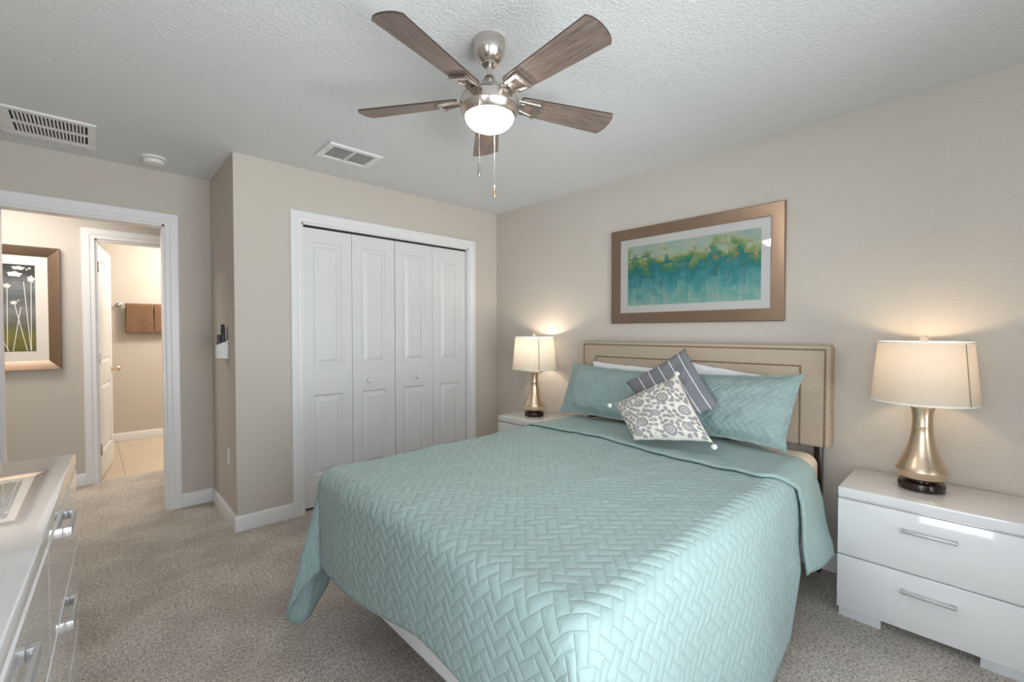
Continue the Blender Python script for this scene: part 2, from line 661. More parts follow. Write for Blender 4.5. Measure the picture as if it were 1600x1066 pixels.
obj('window_frame', b, M_TRIM, w)
b = BM(); box(b, XL - 0.062, XL - 0.058, LY0, LY1, LZ0, LZ1); obj('pane', b, M_GLASS, w, smooth=False)
WX0, WX1, WZ0, WZ1 = -0.30, 1.90, 0.30, 2.12
b = BM()
box(b, XL - WT, WX0, YB - WT, YB, 0, ZC); box(b, WX1, XR + WT, YB - WT, YB, 0, ZC)
box(b, WX0, WX1, YB - WT, YB, 0, WZ0); box(b, WX0, WX1, YB - WT, YB, WZ1, ZC)
struct('wall_back', b, M_WALL, smooth=False)
# window behind the camera
w = thing('window_1', (0.80, YB - 0.06, WZ0), kind='structure')
b = BM()
for x in (WX0 + 0.02, (WX0 + WX1) / 2, WX1 - 0.02):
    box(b, x - 0.02, x + 0.02, YB - 0.08, YB - 0.04, WZ0, WZ1)
for z in (WZ0 + 0.02, (WZ0 + WZ1) / 2, WZ1 - 0.02):
    box(b, WX0, WX1, YB - 0.078, YB - 0.042, z - 0.018, z + 0.018)
obj('window_frame', b, M_TRIM, w)
b = BM(); box(b, WX0, WX1, YB - 0.062, YB - 0.058, WZ0, WZ1); obj('pane', b, M_GLASS, w, smooth=False)
b = BM(); box(b, WX0 - 0.04, WX1 + 0.04, YB - 0.03, YB + 0.05, WZ0 - 0.025, WZ0, 0.004); obj('window_sill', b, M_TRIM, w)

# hall and bathroom shell
b = BM()
box(b, -1.4, BX0, YH, YH + 0.1, 0, ZC); box(b, BX1, 2.1, YH, YH + 0.1, 0, ZC); box(b, BX0, BX1, YH, YH + 0.1, BZ, ZC)
struct('wall_hall', b, M_WALL, smooth=False, label='greige hall wall with the bathroom doorway', cat='wall')
b = BM(); box(b, -1.5, -1.4, YD, YH + 0.1, 0, ZC); struct('wall_hall_left', b, M_WALL, smooth=False)
b = BM(); box(b, -1.4, XL - WT, YD, YD + WT, 0, ZC); struct('wall_hall_front', b, M_WALL, smooth=False)
b = BM(); box(b, 2.0, 2.1, YD + WT, YH, 0, ZC); struct('wall_hall_right', b, M_WALL, smooth=False)
b = BM(); box(b, -0.7, 2.2, YBATH, YBATH + 0.1, 0, ZC); struct('wall_bathroom', b, M_WALL, smooth=False, label='beige bathroom wall behind the towel', cat='wall')
b = BM(); box(b, -0.7, -0.6, YH + 0.1, YBATH, 0, ZC); struct('wall_bathroom_left', b, M_WALL, smooth=False)
b = BM(); box(b, 2.1, 2.2, YH + 0.1, YBATH, 0, ZC); struct('wall_bathroom_right', b, M_WALL, smooth=False)


def baseboard(name, segs, label=None):
    """segs: (x0,y0,x1,y1, nx,ny) runs; profile sticks out along n"""
    b = BM()
    prof = [(0, 0), (0.014, 0), (0.014, 0.078), (0.010, 0.092), (0.005, 0.100), (0, 0.100)]
    for x0, y0, x1, y1, nx, ny in segs:
        A = [b.verts.new((x0 + nx * p, y0 + ny * p, z)) for p, z in prof]
        B = [b.verts.new((x1 + nx * p, y1 + ny * p, z)) for p, z in prof]
        for k in range(len(prof)):
            b.faces.new((A[k], A[(k + 1) % len(prof)], B[(k + 1) % len(prof)], B[k]))
        b.faces.new(A); b.faces.new(list(reversed(B)))
    struct(name, b, M_TRIM, label=label, cat='baseboard' if label else None, angle=25)


CW = 0.075   # closet casing
baseboard('baseboard_right', [(XR, YB, XR, YC, -1, 0)], 'white baseboard along the headboard wall')
baseboard('baseboard_closet', [(XA - 0.014, YC, CX0 - CW, YC, 0, -1), (CX1 + CW, YC, XR - 0.014, YC, 0, -1)], 'white baseboard beside the closet casing')
baseboard('baseboard_alcove', [(XA, YC, XA, YD - 0.014, -1, 0)], 'white baseboard on the short alcove side wall')
baseboard('baseboard_doorway', [(DX1 + 0.08, YD, XA, YD, 0, -1)], 'white baseboard right of the hall doorway')
baseboard('baseboard_left', [(XL, YB, XL, YD, 1, 0)])
baseboard('baseboard_hall', [(-1.4, YH, BX0 - 0.085, YH, 0, -1), (BX1 + 0.085, YH, 2.0, YH, 0, -1)], 'white baseboard in the hall beside the bathroom door')
baseboard('baseboard_bathroom', [(-0.6, YBATH, 2.1, YBATH, 0, -1)], 'white baseboard along the bathroom far wall')


def casing(name, x0, x1, zt, y, wd, label, depth=0.115, side=-1):
    """door casing around an opening in a wall at y; face towards side*y; plus the jamb lining"""
    t = thing(name, ((x0 + x1) / 2, y, 0), label, 'door frame', kind='structure')
    b = BM()
    prof = [(0, 0), (0, 0.010), (0.006, 0.014), (wd * 0.35, 0.013), (wd * 0.45, 0.017), (wd * 0.8, 0.019), (wd - 0.006, 0.019), (wd, 0.014), (wd, 0)]
    prof = [(a, d) for a, d in prof]
    rings = []
    path = [((x0, 0.0), (-1, 0)), ((x0, zt), (-1, 1)), ((x1, zt), (1, 1)), ((x1, 0.0), (1, 0))]
    for (px, pz), (ox, oz) in path:
        rings.append([b.verts.new((px + ox * a, y + side * d, pz + oz * a)) for a, d in prof])
    n = len(prof)
    for A, B in zip(rings, rings[1:]):
        for k in range(n):
            b.faces.new((A[k], A[(k + 1) % n], B[(k + 1) % n], B[k]))
    b.faces.new(rings[0]); b.faces.new(list(reversed(rings[-1])))
    obj('casing', b, M_TRIM, t, angle=20)
    b = BM()
    ya, yb = sorted((y, y - side * depth))
    j = 0.012
    box(b, x0, x0 + j, ya, yb, 0, zt); box(b, x1 - j, x1, ya, yb, 0, zt); box(b, x0, x1, ya, yb, zt - j, zt)
    obj('jamb', b, M_TRIM, t, smooth=False)
    return t


t_door = casing('trim_1', DX0, DX1, DZ, YD, 0.082, 'white casing around the bedroom doorway to the hall')
b = BM(); box(b, DX1 - 0.0135, DX1 - 0.0115, YD + 0.012, YD + 0.045, 0.945, 1.005); tag(obj('strike_plate', b, M_CHROME, t_door, smooth=False), 'small nickel strike plate')
t_clos = casing('trim_2', CX0, CX1, CZ, YC, CW, 'white casing around the closet doors')
b = BM(); box(b, CX0 + 0.013, CX1 - 0.013, YC + 0.02, YC + 0.075, CZ - 0.022, CZ - 0.0125); tag(obj('door_track', b, M_DARK, t_clos, smooth=False), 'dark bifold door track')
t_bath = casing('trim_3', BX0, BX1, BZ, YH, 0.085, 'white casing around the bathroom doorway', depth=0.10)


def panel_face(b, x0, x1, z0, z1, rects, yf, sgn):
    """moulded door skin: flat frame with recessed and raised fields; sgn = outward direction along y"""
    def q(a):
        b.faces.new([b.verts.new(p) for p in a])
    def rect(a0, a1, c0, c1, y):
        q([(a0, y, c0), (a1, y, c0), (a1, y, c1), (a0, y, c1)])
    rects = sorted(rects, key=lambda r: r[2])
    px0, px1 = rects[0][0], rects[0][1]
    rect(x0, px0, z0, z1, yf); rect(px1, x1, z0, z1, yf)
    zz = z0
    for r in rects:
        rect(px0, px1, zz, r[2], yf); zz = r[3]
    rect(px0, px1, zz, z1, yf)
    for a0, a1, c0, c1 in rects:
        loops = []
        for ins, dep in ((0, 0), (0.012, 0.012), (0.022, 0.012), (0.048, 0.001), (0.048, 0.001)):
            y = yf - sgn * dep
            loops.append([(a0 + ins, y, c0 + ins), (a1 - ins, y, c0 + ins), (a1 - ins, y, c1 - ins), (a0 + ins, y, c1 - ins)])
        for A, B in zip(loops[:-1], loops[1:-1]):
            for k in range(4):
                q([A[k], A[(k + 1) % 4], B[(k + 1) % 4], B[k]])
        q(loops[-1])


def leaf_bm(x0, x1, z0, z1, y0, th, rects):
    b = BM()
    panel_face(b, x0, x1, z0, z1, rects, y0, -1)
    panel_face(b, x0, x1, z0, z1, rects, y0 + th, 1)
    for (a, c) in (((x0, z0), (x1, z0)), ((x1, z0), (x1, z1)), ((x1, z1), (x0, z1)), ((x0, z1), (x0, z0))):
        b.faces.new([b.verts.new(p) for p in ((a[0], y0, a[1]), (c[0], y0, c[1]), (c[0], y0 + th, c[1]), (a[0], y0 + th, a[1]))])
    bmesh.ops.remove_doubles(b, verts=b.verts, dist=1e-5)
    return b


LW = (CX1 - CX0 - 0.030) / 4
for d in range(2):
    side = 'left' if d == 0 else 'right'
    xa = CX0 + 0.014 + 2 * d * LW + d * 0.002
    dr = thing('door_%d' % (d + 2), (xa, YC + 0.03, 0), '%s white bifold closet door of two panelled leaves' % side, 'closet door', kind='structure')
    for k in range(2):
        x0 = xa + k * LW + 0.0015; x1 = xa + (k + 1) * LW - 0.0015
        lf = obj('door_leaf', leaf_bm(x0, x1, 0.022, CZ - 0.026, YC + 0.028, 0.032,
                 [(x0 + 0.075, x1 - 0.075, 1.045, 1.945), (x0 + 0.075, x1 - 0.075, 0.245, 0.835)]), M_DOOR, dr, smooth=False)
        if k == 1 - d:
            kx = x0 + 0.128 if d == 0 else x0 + 0.20
            b = BM()
            lathe(b, [(0.008, 0.0), (0.008, -0.010), (0.016, -0.018), (0.018, -0.026), (0.014, -0.033), (0.004, -0.036)], 20, (kx, YC + 0.028, 0.915), axis='y', cap1=True)
            tag(obj('door_knob', b, M_TRIM, lf), 'small round white knob')

# bathroom door, swung open into the bathroom
bd = thing('door_1', (BX0 + 0.016, YH + 0.10, 0), 'white panelled bathroom door standing open', 'door', kind='structure')
DWID = 0.72
lf = obj('door_leaf', leaf_bm(0.0, DWID, 0.012, 2.055, 0.0, 0.035, [(0.11, DWID - 0.11, 1.02, 1.93), (0.11, DWID - 0.11, 0.22, 0.83)]), M_DOOR, bd, smooth=False, world=False)
for z in (0.26, 1.06, 1.86):
    b = BM()
    box(b, -0.008, 0.001, 0.002, 0.034, z - 0.045, z + 0.045)
    tube(b, [(-0.006, -0.004, z - 0.047), (-0.006, -0.004, z + 0.047)], 0.006)
    tag(obj('hinge', b, M_CHROME, bd, world=False), 'nickel hinge')
b = BM()
lathe(b, [(0.030, 0.0), (0.030, -0.006), (0.011, -0.010), (0.011, -0.032), (0.024, -0.042), (0.028, -0.052), (0.022, -0.064), (0.006, -0.068)], 20, (DWID - 0.06, 0.0, 0.93), axis='y', cap1=True)
lathe(b, [(0.030, 0.035), (0.030, 0.041), (0.011, 0.045), (0.011, 0.067), (0.024, 0.077), (0.028, 0.087), (0.022, 0.099), (0.006, 0.103)], 20, (DWID - 0.06, 0.0, 0.93), axis='y', cap1=True)
tag(obj('door_knob', b, M_BRASSY, lf, world=False), 'satin brass knob')
bd.rotation_euler.z = rad(82.0)

# ------------------------------------------------------------------ ceiling things
def ceiling_fan():
    fx, fy = 1.158, 1.357
    t = thing('ceiling_fan', (fx, fy, ZC), 'five blade brushed nickel ceiling fan with lit frosted bowl', 'ceiling fan')
    c = (fx, fy, 0)
    b = BM()
    lathe(b, [(0.0625, ZC), (0.0625, ZC - 0.035), (0.060, ZC - 0.048), (0.052, ZC - 0.068), (0.036, ZC - 0.086), (0.030, ZC - 0.090), (0.030, ZC - 0.094), (0.020, ZC - 0.095)], 48, c, cap1=True)
    cn = obj('canopy', b, M_FAN, t)
    b = BM(); lathe(b, [(0.004, 0.0625), (0.004, 0.0650), (0.001, 0.0655)], 10, (fx - 0.0, fy, ZC - 0.02), axis='x', cap1=True)
    obj('screw', b, M_FAN, cn)
    b = BM(); lathe(b, [(0.0115, ZC - 0.09), (0.0115, 2.28)], 20, c); obj('downrod', b, M_FAN, t)
    b = BM(); lathe(b, [(0.0125, 2.303), (0.020, 2.298), (0.031, 2.276), (0.043, 2.260), (0.045, 2.255), (0.040, 2.252)], 40, c, cap1=True); obj('coupling_cover', b, M_FAN, t)
    b = BM()
    lathe(b, [(0.036, 2.253), (0.040, 2.245), (0.040, 2.222), (0.105, 2.219), (0.112, 2.215), (0.112, 2.209)], 56, c)
    obj('motor', b, M_FAN, t)
    b = BM(); lathe(b, [(0.1125, 2.2125), (0.1135, 2.2105), (0.1125, 2.2085)], 56, c); tag(obj('dark_ring', b, M_DKWOOD, t), 'thin dark ring')  # thin dark band around the motor rim
    b = BM()
    lathe(b, [(0.112, 2.209), (0.1165, 2.206), (0.1175, 2.199), (0.1175, 2.173), (0.1165, 2.167), (0.106, 2.152), (0.100, 2.143), (0.097, 2.141), (0.095, 2.150)], 64, c)
    lk = obj('light_kit', b, M_FAN, t)
    b = BM()
    pr = []
    for k in range(13):
        a = pi / 2 * k / 12
        pr.append((max(0.0955 * cos(a), 0.0005), 2.143 - 0.055 * sin(a)))
    lathe(b, pr, 48, c)
    tag(obj('glass_bowl', b, M_GLOBE, lk), 'glowing frosted glass bowl')
    # blades
    r0, r1 = 0.125, 0.557
    pitch = rad(-13)
    out = []
    def hw(r):
        u = (r - r0) / (r1 - r0)
        return 0.0455 + 0.0215 * u
    nseg = 14
    left, right = [], []
    for k in range(nseg + 1):
        r = r0 + 0.012 + (r1 - 0.02 - r0 - 0.012) * k / nseg
        left.append((r, hw(r))); right.append((r, -hw(r)))
    tip = []
    h = hw(r1)
    for k in range(1, 16):
        u = 1 - 2 * k / 16
        tip.append((r1 - 0.014 * u * u - 0.010 * abs(u) ** 8, h * u * (1 - 0.01 * abs(u))))
    poly = [(r0, -0.036), (r0 + 0.004, -0.043)] + right + list(reversed(tip)) + list(reversed(left)) + [(r0 + 0.004, 0.043), (r0, 0.036)]
    proto_b = proto_i = None
    for k in range(5):
        a = 3.415 + k * 2 * pi / 5
        if proto_b is None:
            b = BM()
            prism(b, poly, -0.003, 0.003)
            for f in b.faces:
                f.normal_update()
                f.material_index = 1 if abs(f.normal.z) < 0.5 else 0
            proto_b = obj('blade', b, [M_BLADE, M_BLADE_EDGE], t, world=False, angle=30)
            tag(proto_b, 'weathered grey brown wood blade')
            b = BM()
            # open frame blade iron: two arms closing on an outer bar
            def bar(p, q, w, h):
                p, q = V(p), V(q)
                d = (q - p).normalized(); s = d.cross(V((0, 0, 1))).normalized() * w / 2; u = V((0, 0, h / 2))
                A = [b.verts.new(p + x) for x in (s + u, -s + u, -s - u, s - u)]
                B = [b.verts.new(q + x) for x in (s + u, -s + u, -s - u, s - u)]
                for i in range(4):
                    b.faces.new((A[i], A[(i + 1) % 4], B[(i + 1) % 4], B[i]))
                b.faces.new(A); b.faces.new(list(reversed(B)))
            bar((0.075, -0.018, 0.004), (0.200, -0.034, -0.012), 0.013, 0.010)
            bar((0.075, 0.018, 0.004), (0.200, 0.034, -0.012), 0.013, 0.010)
            bar((0.198, -0.041, -0.012), (0.198, 0.041, -0.012), 0.018, 0.012)
            bar((0.080, -0.022, 0.003), (0.080, 0.022, 0.003), 0.030, 0.012)
            bar((0.10, 0.0, 0.0), (0.15, 0.0, -0.004), 0.030, 0.003)
            bmesh.ops.bevel(b, geom=b.edges[:], offset=0.002, segments=2, affect='EDGES')
            proto_i = obj('blade_iron', b, M_FAN, t, world=False)
            bo, io = proto_b, proto_i
        else:
            bo = proto_b.copy(); COL.objects.link(bo); io = proto_i.copy(); COL.objects.link(io)
        bo.location = io.location = (0, 0, 2.214 - ZC)
        bo.rotation_euler = io.rotation_euler = (pitch, 0, 0)
        R = Matrix.Rotation(a, 4, 'Z') @ Matrix.Rotation(pitch, 4, 'X')
        bo.rotation_euler = io.rotation_euler = R.to_euler()
    # pull chains
    for (x, y, zt, zb) in ((1.060, 1.301, 2.180, 1.873), (1.243, 1.425, 2.160, 1.858)):
        b = BM()
        z = zt
        tube(b, [(x, y, zt), (x, y, zb + 0.05)], 0.0007, 5)
        while z > zb + 0.05:
            bmesh.ops.create_icosphere(b, subdivisions=1, radius=0.0017, matrix=Matrix.Translation((x, y, z)))
            z -= 0.0042
        ch = obj('pull_chain', b, M_CHROME, t)
        b = BM()
        lathe(b, [(0.0015, zb + 0.052), (0.0045, zb + 0.046), (0.0055, zb + 0.03), (0.0055, zb + 0.008), (0.004, zb + 0.001), (0.001, zb)], 14, (x, y, 0), cap0=True, cap1=True)
        obj('chain_pull', b, M_BRASSY if x > 1.1 else M_CHROME, ch)
    return t


ceiling_fan()

# return grille
x0, x1, y0, y1 = -0.345, 0.040, 3.395, 3.860
t = thing('return_air_grille', ((x0 + x1) / 2, (y0 + y1) / 2, ZC), 'long white ceiling grille with two rows of dark slots', 'vent')
sx0, sx1, sy0, sy1 = -0.292, 0.004, 3.438, 3.775
b = BM()
zf = ZC - 0.012
box(b, x0, x1, y0, sy0, zf, ZC - 0.0005, 0.003); box(b, x0, x1, sy1, y1, zf, ZC - 0.0005, 0.003)
box(b, x0, sx0, sy0, sy1, zf, ZC - 0.0005); box(b, sx1, x1, sy0, sy1, zf, ZC - 0.0005)
ym = (sy0 + sy1) / 2
box(b, sx0, sx1, ym - 0.008, ym + 0.008, zf, ZC - 0.0005)
obj('frame', b, M_TRIM, t)
NS = 20
pit = (sx1 - sx0) / NS
b = BM()
for k in range(1, NS):
    xc = sx0 + k * pit
    box(b, xc - 0.0040, xc + 0.0040, sy0, sy1, zf + 0.001, ZC - 0.002)
obj('slats', b, M_TRIM, t, smooth=False)
b = BM(); box(b, sx0, sx1, sy0, sy1, ZC - 0.0018, ZC - 0.0006); tag(obj('duct_opening', b, M_DARK, t, smooth=False), 'dark opening behind the slats')

# small supply register
x0, x1, y0, y1 = 1.061, 1.405, 2.712, 2.978
t = thing('supply_register', ((x0 + x1) / 2, (y0 + y1) / 2, ZC), 'small white ceiling register with fine louvres near closet', 'vent')
b = BM()
zf = ZC - 0.013
i0, i1, j0, j1 = x0 + 0.038, x1 - 0.038, y0 + 0.042, y1 - 0.042
box(b, x0, x1, y0, j0, zf, ZC - 0.0005, 0.004); box(b, x0, x1, j1, y1, zf, ZC - 0.0005, 0.004)
box(b, x0, i0, j0, j1, zf, ZC - 0.0005); box(b, i1, x1, j0, j1, zf, ZC - 0.0005)
xm = (x0 + x1) / 2
box(b, xm - 0.007, xm + 0.007, j0, j1, zf - 0.001, ZC - 0.0005)
obj('frame', b, M_TRIM, t)
b = BM()
nl = 13
for k in range(nl):
    yc = j0 + (k + 0.5) * (j1 - j0) / nl
    vs = [(yc - 0.009, ZC - 0.010), (yc - 0.007, ZC - 0.011), (yc + 0.008, ZC - 0.003), (yc + 0.006, ZC - 0.002)]
    prism(b, vs, i0, xm - 0.007, 'yz'); prism(b, vs, xm + 0.007, i1, 'yz')
obj('louvres', b, plain('register_grey', (0.72, 0.72, 0.72), 0.5), t, smooth=False)
b = BM(); box(b, i0, i1, j0, j1, ZC - 0.0018, ZC - 0.0006); tag(obj('duct_opening', b, M_DARK, t, smooth=False), 'dark opening behind the louvres')
b = BM(); box(b, i0 - 0.016, i0 - 0.011, j0 + 0.02, j0 + 0.075, zf - 0.004, zf); obj('damper_lever', b, M_TRIM, t)

# smoke detector
t = thing('smoke_detector', (0.318, 3.775, ZC), 'round white smoke detector on the ceiling by the doorway', 'smoke detector')
b = BM(); lathe(b, [(0.072, ZC), (0.072, ZC - 0.010), (0.068, ZC - 0.013), (0.058, ZC - 0.014)], 40, (0.318, 3.775, 0), cap1=True); obj('base_plate', b, M_PLASTIC, t)
b = BM(); lathe(b, [(0.058, ZC - 0.017), (0.058, ZC - 0.030), (0.052, ZC - 0.040), (0.030, ZC - 0.044), (0.002, ZC - 0.045)], 40, (0.318, 3.775, 0), cap0=True, cap1=True); obj('cover', b, M_PLASTIC, t)
b = BM(); lathe(b, [(0.054, ZC - 0.013), (0.054, ZC - 0.018)], 40, (0.318, 3.775, 0)); tag(obj('air_gap', b, M_DARK, t), 'dark vent gap')

# ------------------------------------------------------------------ wall things on the alcove side
t = thing('remote_holder', (XA, 3.535, 1.117), 'white plastic remote cradle on the alcove side wall', 'remote holder')
b = BM()
box(b, XA - 0.008, XA - 0.0005, 3.488, 3.582, 1.112, 1.238, 0.003)
obj('back_plate', b, M_PLASTIC, t)
b = BM()
def pocket(z0, zt_side, zt_front):
    import itertools
    outer, inner = [], []
    n = 24
    for k in range(n + 1):
        a = pi * k / n
        y = 3.535 + 0.040 * cos(a); x = XA - 0.008 - 0.058 * sin(a) ** 0.8
        outer.append((x, y, zt_side + (zt_front - zt_side) * sin(a)))
    lo = [b.verts.new((x, y, z0)) for x, y, z in outer]; hi = [b.verts.new(p) for p in outer]
    lo2 = [b.verts.new((XA - 0.008 - (XA - 0.008 - x) * 0.93, 3.535 + (y - 3.535) * 0.94, z0 + 0.003)) for x, y, z in outer]
    hi2 = [b.verts.new((XA - 0.008 - (XA - 0.008 - x) * 0.93, 3.535 + (y - 3.535) * 0.94, z)) for x, y, z in outer]
    for k in range(n):
        b.faces.new((lo[k], lo[k + 1], hi[k + 1], hi[k])); b.faces.new((hi[k], hi[k + 1], hi2[k + 1], hi2[k]))
        b.faces.new((hi2[k], hi2[k + 1], lo2[k + 1], lo2[k]))
    b.faces.new(lo); b.faces.new(lo2)
pocket(1.118, 1.232, 1.205)
obj('pocket', b, M_PLASTIC, t)
t = thing('remote_control', (XA - 0.030, 3.535, 1.123), 'taller slim black remote standing in the wall cradle', 'remote control')
b = BM(); box(b, XA - 0.034, XA - 0.013, 3.518, 3.560, 1.122, 1.322, 0.006, 3)
box(b, XA - 0.0335, XA - 0.0135, 3.522, 3.556, 1.30, 1.345, 0.006, 3)
obj('body', b, M_BLACK, t)
b = BM()
lathe(b, [(0.006, -0.0338), (0.005, -0.0352), (0.001, -0.0356)], 14, (XA, 3.538, 1.305), axis='x', cap1=True)
obj('power_button', b, M_GREYKEY, t)
for k in range(5):
    for j in range(3):
        b = BM(); box(b, XA - 0.0352, XA - 0.0338, 3.526 + j * 0.0095, 3.532 + j * 0.0095, 1.22 + k * 0.013, 1.227 + k * 0.013)
        obj('button', b, M_GREYKEY, t, smooth=False)
t = thing('remote_control', (XA - 0.052, 3.535, 1.123), 'shorter black remote with ring button in front of the taller one', 'remote control')
b = BM(); box(b, XA - 0.058, XA - 0.037, 3.518, 3.553, 1.122, 1.275, 0.005, 3); obj('body', b, M_BLACK, t)
b = BM()
lathe(b, [(0.0055, -0.0585), (0.0055, -0.0600), (0.0120, -0.0600), (0.0120, -0.0582)], 20, (XA, 3.5355, 1.237), axis='x')
obj('ring_button', b, M_GREYKEY, t)
for j in range(2):
    b = BM(); box(b, XA - 0.0600, XA - 0.0578, 3.524 + j * 0.014, 3.533 + j * 0.014, 1.258, 1.265)
    obj('button', b, M_GREYKEY, t, smooth=False)

t = thing('power_outlet', (XA, 3.515, 0.445), 'white outlet cover low on the alcove side wall', 'outlet')
b = BM(); box(b, XA - 0.006, XA - 0.0003, 3.480, 3.550, 0.388, 0.502, 0.003); obj('cover_plate', b, M_PLASTIC, t)
b = BM()
for z in (0.420, 0.470):
    b = BM(); box(b, XA - 0.0085, XA - 0.005, 3.500, 3.530, z - 0.016, z + 0.016, 0.004)
    soc = obj('socket', b, M_PLASTIC, t)
    for y in (3.509, 3.521):
        b = BM(); box(b, XA - 0.0090, XA - 0.0080, y - 0.001, y + 0.001, z - 0.005, z + 0.005)
        obj('slot', b, M_DARK, soc, smooth=False)

# ------------------------------------------------------------------ pictures
def uv_quad(b, pts, mi=0):
    l = b.loops.layers.uv.verify()
    f = b.faces.new([b.verts.new(p) for p in pts])
    f.material_index = mi
    for lp, u in zip(f.loops, ((0, 0), (1, 0), (1, 1), (0, 1))):
        lp[l].uv = u
    return f


def frame_ring(b, P, o, prof):
    """P(a,c,d)->point; o=(a0,a1,c0,c1) outer; prof list of (inset, depth)"""
    a0, a1, c0, c1 = o
    rings = [[b.verts.new(P(*q, d)) for q in ((a0 + i, c0 + i), (a1 - i, c0 + i), (a1 - i, c1 - i), (a0 + i, c1 - i))] for i, d in prof]
    n = len(prof)
    for s in range(n):
        A, B = rings[s], rings[(s + 1) % n]
        for k in range(4):
            b.faces.new((A[k], A[(k + 1) % 4], B[(k + 1) % 4], B[k]))


# large abstract above the headboard: a = -y so it reads left to right, d = out from the wall
PY0, PY1, PZ0, PZ1 = 0.790, 1.957, 1.358, 2.046
t = thing('framed_picture', (XR, (PY0 + PY1) / 2, PZ0), 'teal and green abstract print in a wide bronze frame over the headboard', 'picture')
b = BM()
PB = lambda a, c, d: (XR - d, -a, c)
frame_ring(b, PB, (-PY1, -PY0, PZ0, PZ1), [(0, 0.001), (0, 0.022), (0.004, 0.026), (0.068, 0.019), (0.076, 0.017), (0.076, 0.001)])
obj('frame', b, M_FRAME, t, angle=20)
b = BM()
box(b, XR - 0.010, XR - 0.001, PY0 + 0.074, PY1 - 0.074, PZ0 + 0.07, PZ1 - 0.07); obj('mat_board', b, M_MAT, t, smooth=False)
b = BM(); uv_quad(b, [(XR - 0.0105, 1.820, 1.486), (XR - 0.0105, 0.918, 1.486), (XR - 0.0105, 0.918, 1.916), (XR - 0.0105, 1.820, 1.916)])
obj('print', b, M_ART, t, smooth=False, recalc=False)
b = BM(); box(b, XR - 0.0145, XR - 0.0135, PY0 + 0.075, PY1 - 0.075, PZ0 + 0.075, PZ1 - 0.075); obj('glass', b, M_GLASS, t, smooth=False)

# meadow print in the hall
HX0, HX1, HZ0, HZ1 = -0.80, -0.172, 0.990, 1.968
t = thing('framed_picture', ((HX0 + HX1) / 2, YH, HZ0), 'dark meadow print with white flowers in a deep bronze frame in the hall', 'picture')
b = BM()
PH = lambda a, c, d: (a, YH - d, c)
frame_ring(b, PH, (HX0, HX1, HZ0, HZ1), [(0, 0.001), (0, 0.040), (0.004, 0.044), (0.010, 0.042), (0.074, 0.012), (0.074, 0.001)])
obj('frame', b, M_FRAME, t, angle=20)
b = BM(); box(b, HX0 + 0.072, HX1 - 0.072, YH - 0.008, YH - 0.001, HZ0 + 0.07, HZ1 - 0.07); obj('mat_board', b, plain('warm_mat', (0.80, 0.74, 0.68), 0.7), t, smooth=False)
b = BM()
ax0, ax1, az0, az1 = -0.660, -0.316, 1.140, 1.822
uv_quad(b, [(ax0, YH - 0.0085, az0), (ax1, YH - 0.0085, az0), (ax1, YH - 0.0085, az1), (ax0, YH - 0.0085, az1)])
rr = random.Random(3)
def blob(cx, cz, rx, rz, y):
    n = 18
    vs = []
    for k in range(n):
        a = 2 * pi * k / n
        q = 1 + 0.18 * sin(a * 5 + rr.random()) + 0.10 * (rr.random() - 0.5)
        vs.append(b.verts.new((min(max(cx + rx * q * cos(a), ax0), ax1), y, min(max(cz + rz * q * sin(a), az0), az1))))
    f = b.faces.new(vs); f.material_index = 1
def stem(p, q, w, y):
    (x0, z0), (x1, z1) = p, q
    d = V((x1 - x0, z1 - z0)).normalized(); s = (-d.y * w, d.x * w)
    f = b.faces.new([b.verts.new(v) for v in ((x0 + s[0], y, z0 + s[1]), (x1 + s[0], y, z1 + s[1]), (x1 - s[0], y, z1 - s[1]), (x0 - s[0], y, z0 - s[1]))]); f.material_index = 1
ya, yb = YH - 0.0090, YH - 0.0094
for i, (cx, cz, rx, rz) in enumerate([(-0.405, 1.795, 0.034, 0.014), (-0.425, 1.745, 0.038, 0.020), (-0.338, 1.712, 0.020, 0.024), (-0.465, 1.652, 0.019, 0.016), (-0.432, 1.522, 0.018, 0.014),
        (-0.345, 1.796, 0.008, 0.007), (-0.360, 1.785, 0.006, 0.006), (-0.408, 1.540, 0.006, 0.005), (-0.56, 1.70, 0.030, 0.018), (-0.60, 1.55, 0.022, 0.016), (-0.53, 1.79, 0.03, 0.013)]):
    blob(cx, cz, rx, rz, ya if i % 2 else yb)
for k, (p, q) in enumerate([((-0.465, 1.645), (-0.470, 1.150)), ((-0.428, 1.510), (-0.365, 1.145)), ((-0.395, 1.490), (-0.440, 1.145)), ((-0.378, 1.69), (-0.345, 1.145)),
        ((-0.338, 1.69), (-0.343, 1.145)), ((-0.52, 1.30), (-0.462, 1.145)), ((-0.60, 1.54), (-0.58, 1.145)), ((-0.56, 1.68), (-0.60, 1.145))]):
    stem(p, q, 0.0023, YH - 0.0087 - 0.00008 * k)
obj('print', b, [M_MEADOW, M_PETAL], t, smooth=False, recalc=False)

# ------------------------------------------------------------------ bathroom towel
t = thing('towel_rail', (0.55, YBATH, 1.615), 'nickel towel rail on the bathroom wall', 'towel rail')
b = BM(); tube(b, [(0.235, YBATH - 0.065, 1.612), (0.86, YBATH - 0.065, 1.612)], 0.009, 14); obj('bar', b, M_CHROME, t)
for x in (0.245, 0.85):
    b = BM(); lathe(b, [(0.026, -0.001), (0.026, -0.008), (0.012, -0.014), (0.012, -0.055), (0.017, -0.060), (0.017, -0.072), (0.010, -0.078)], 20, (x, YBATH, 1.612), axis='y', cap1=True)
    obj('post', b, M_CHROME, t)


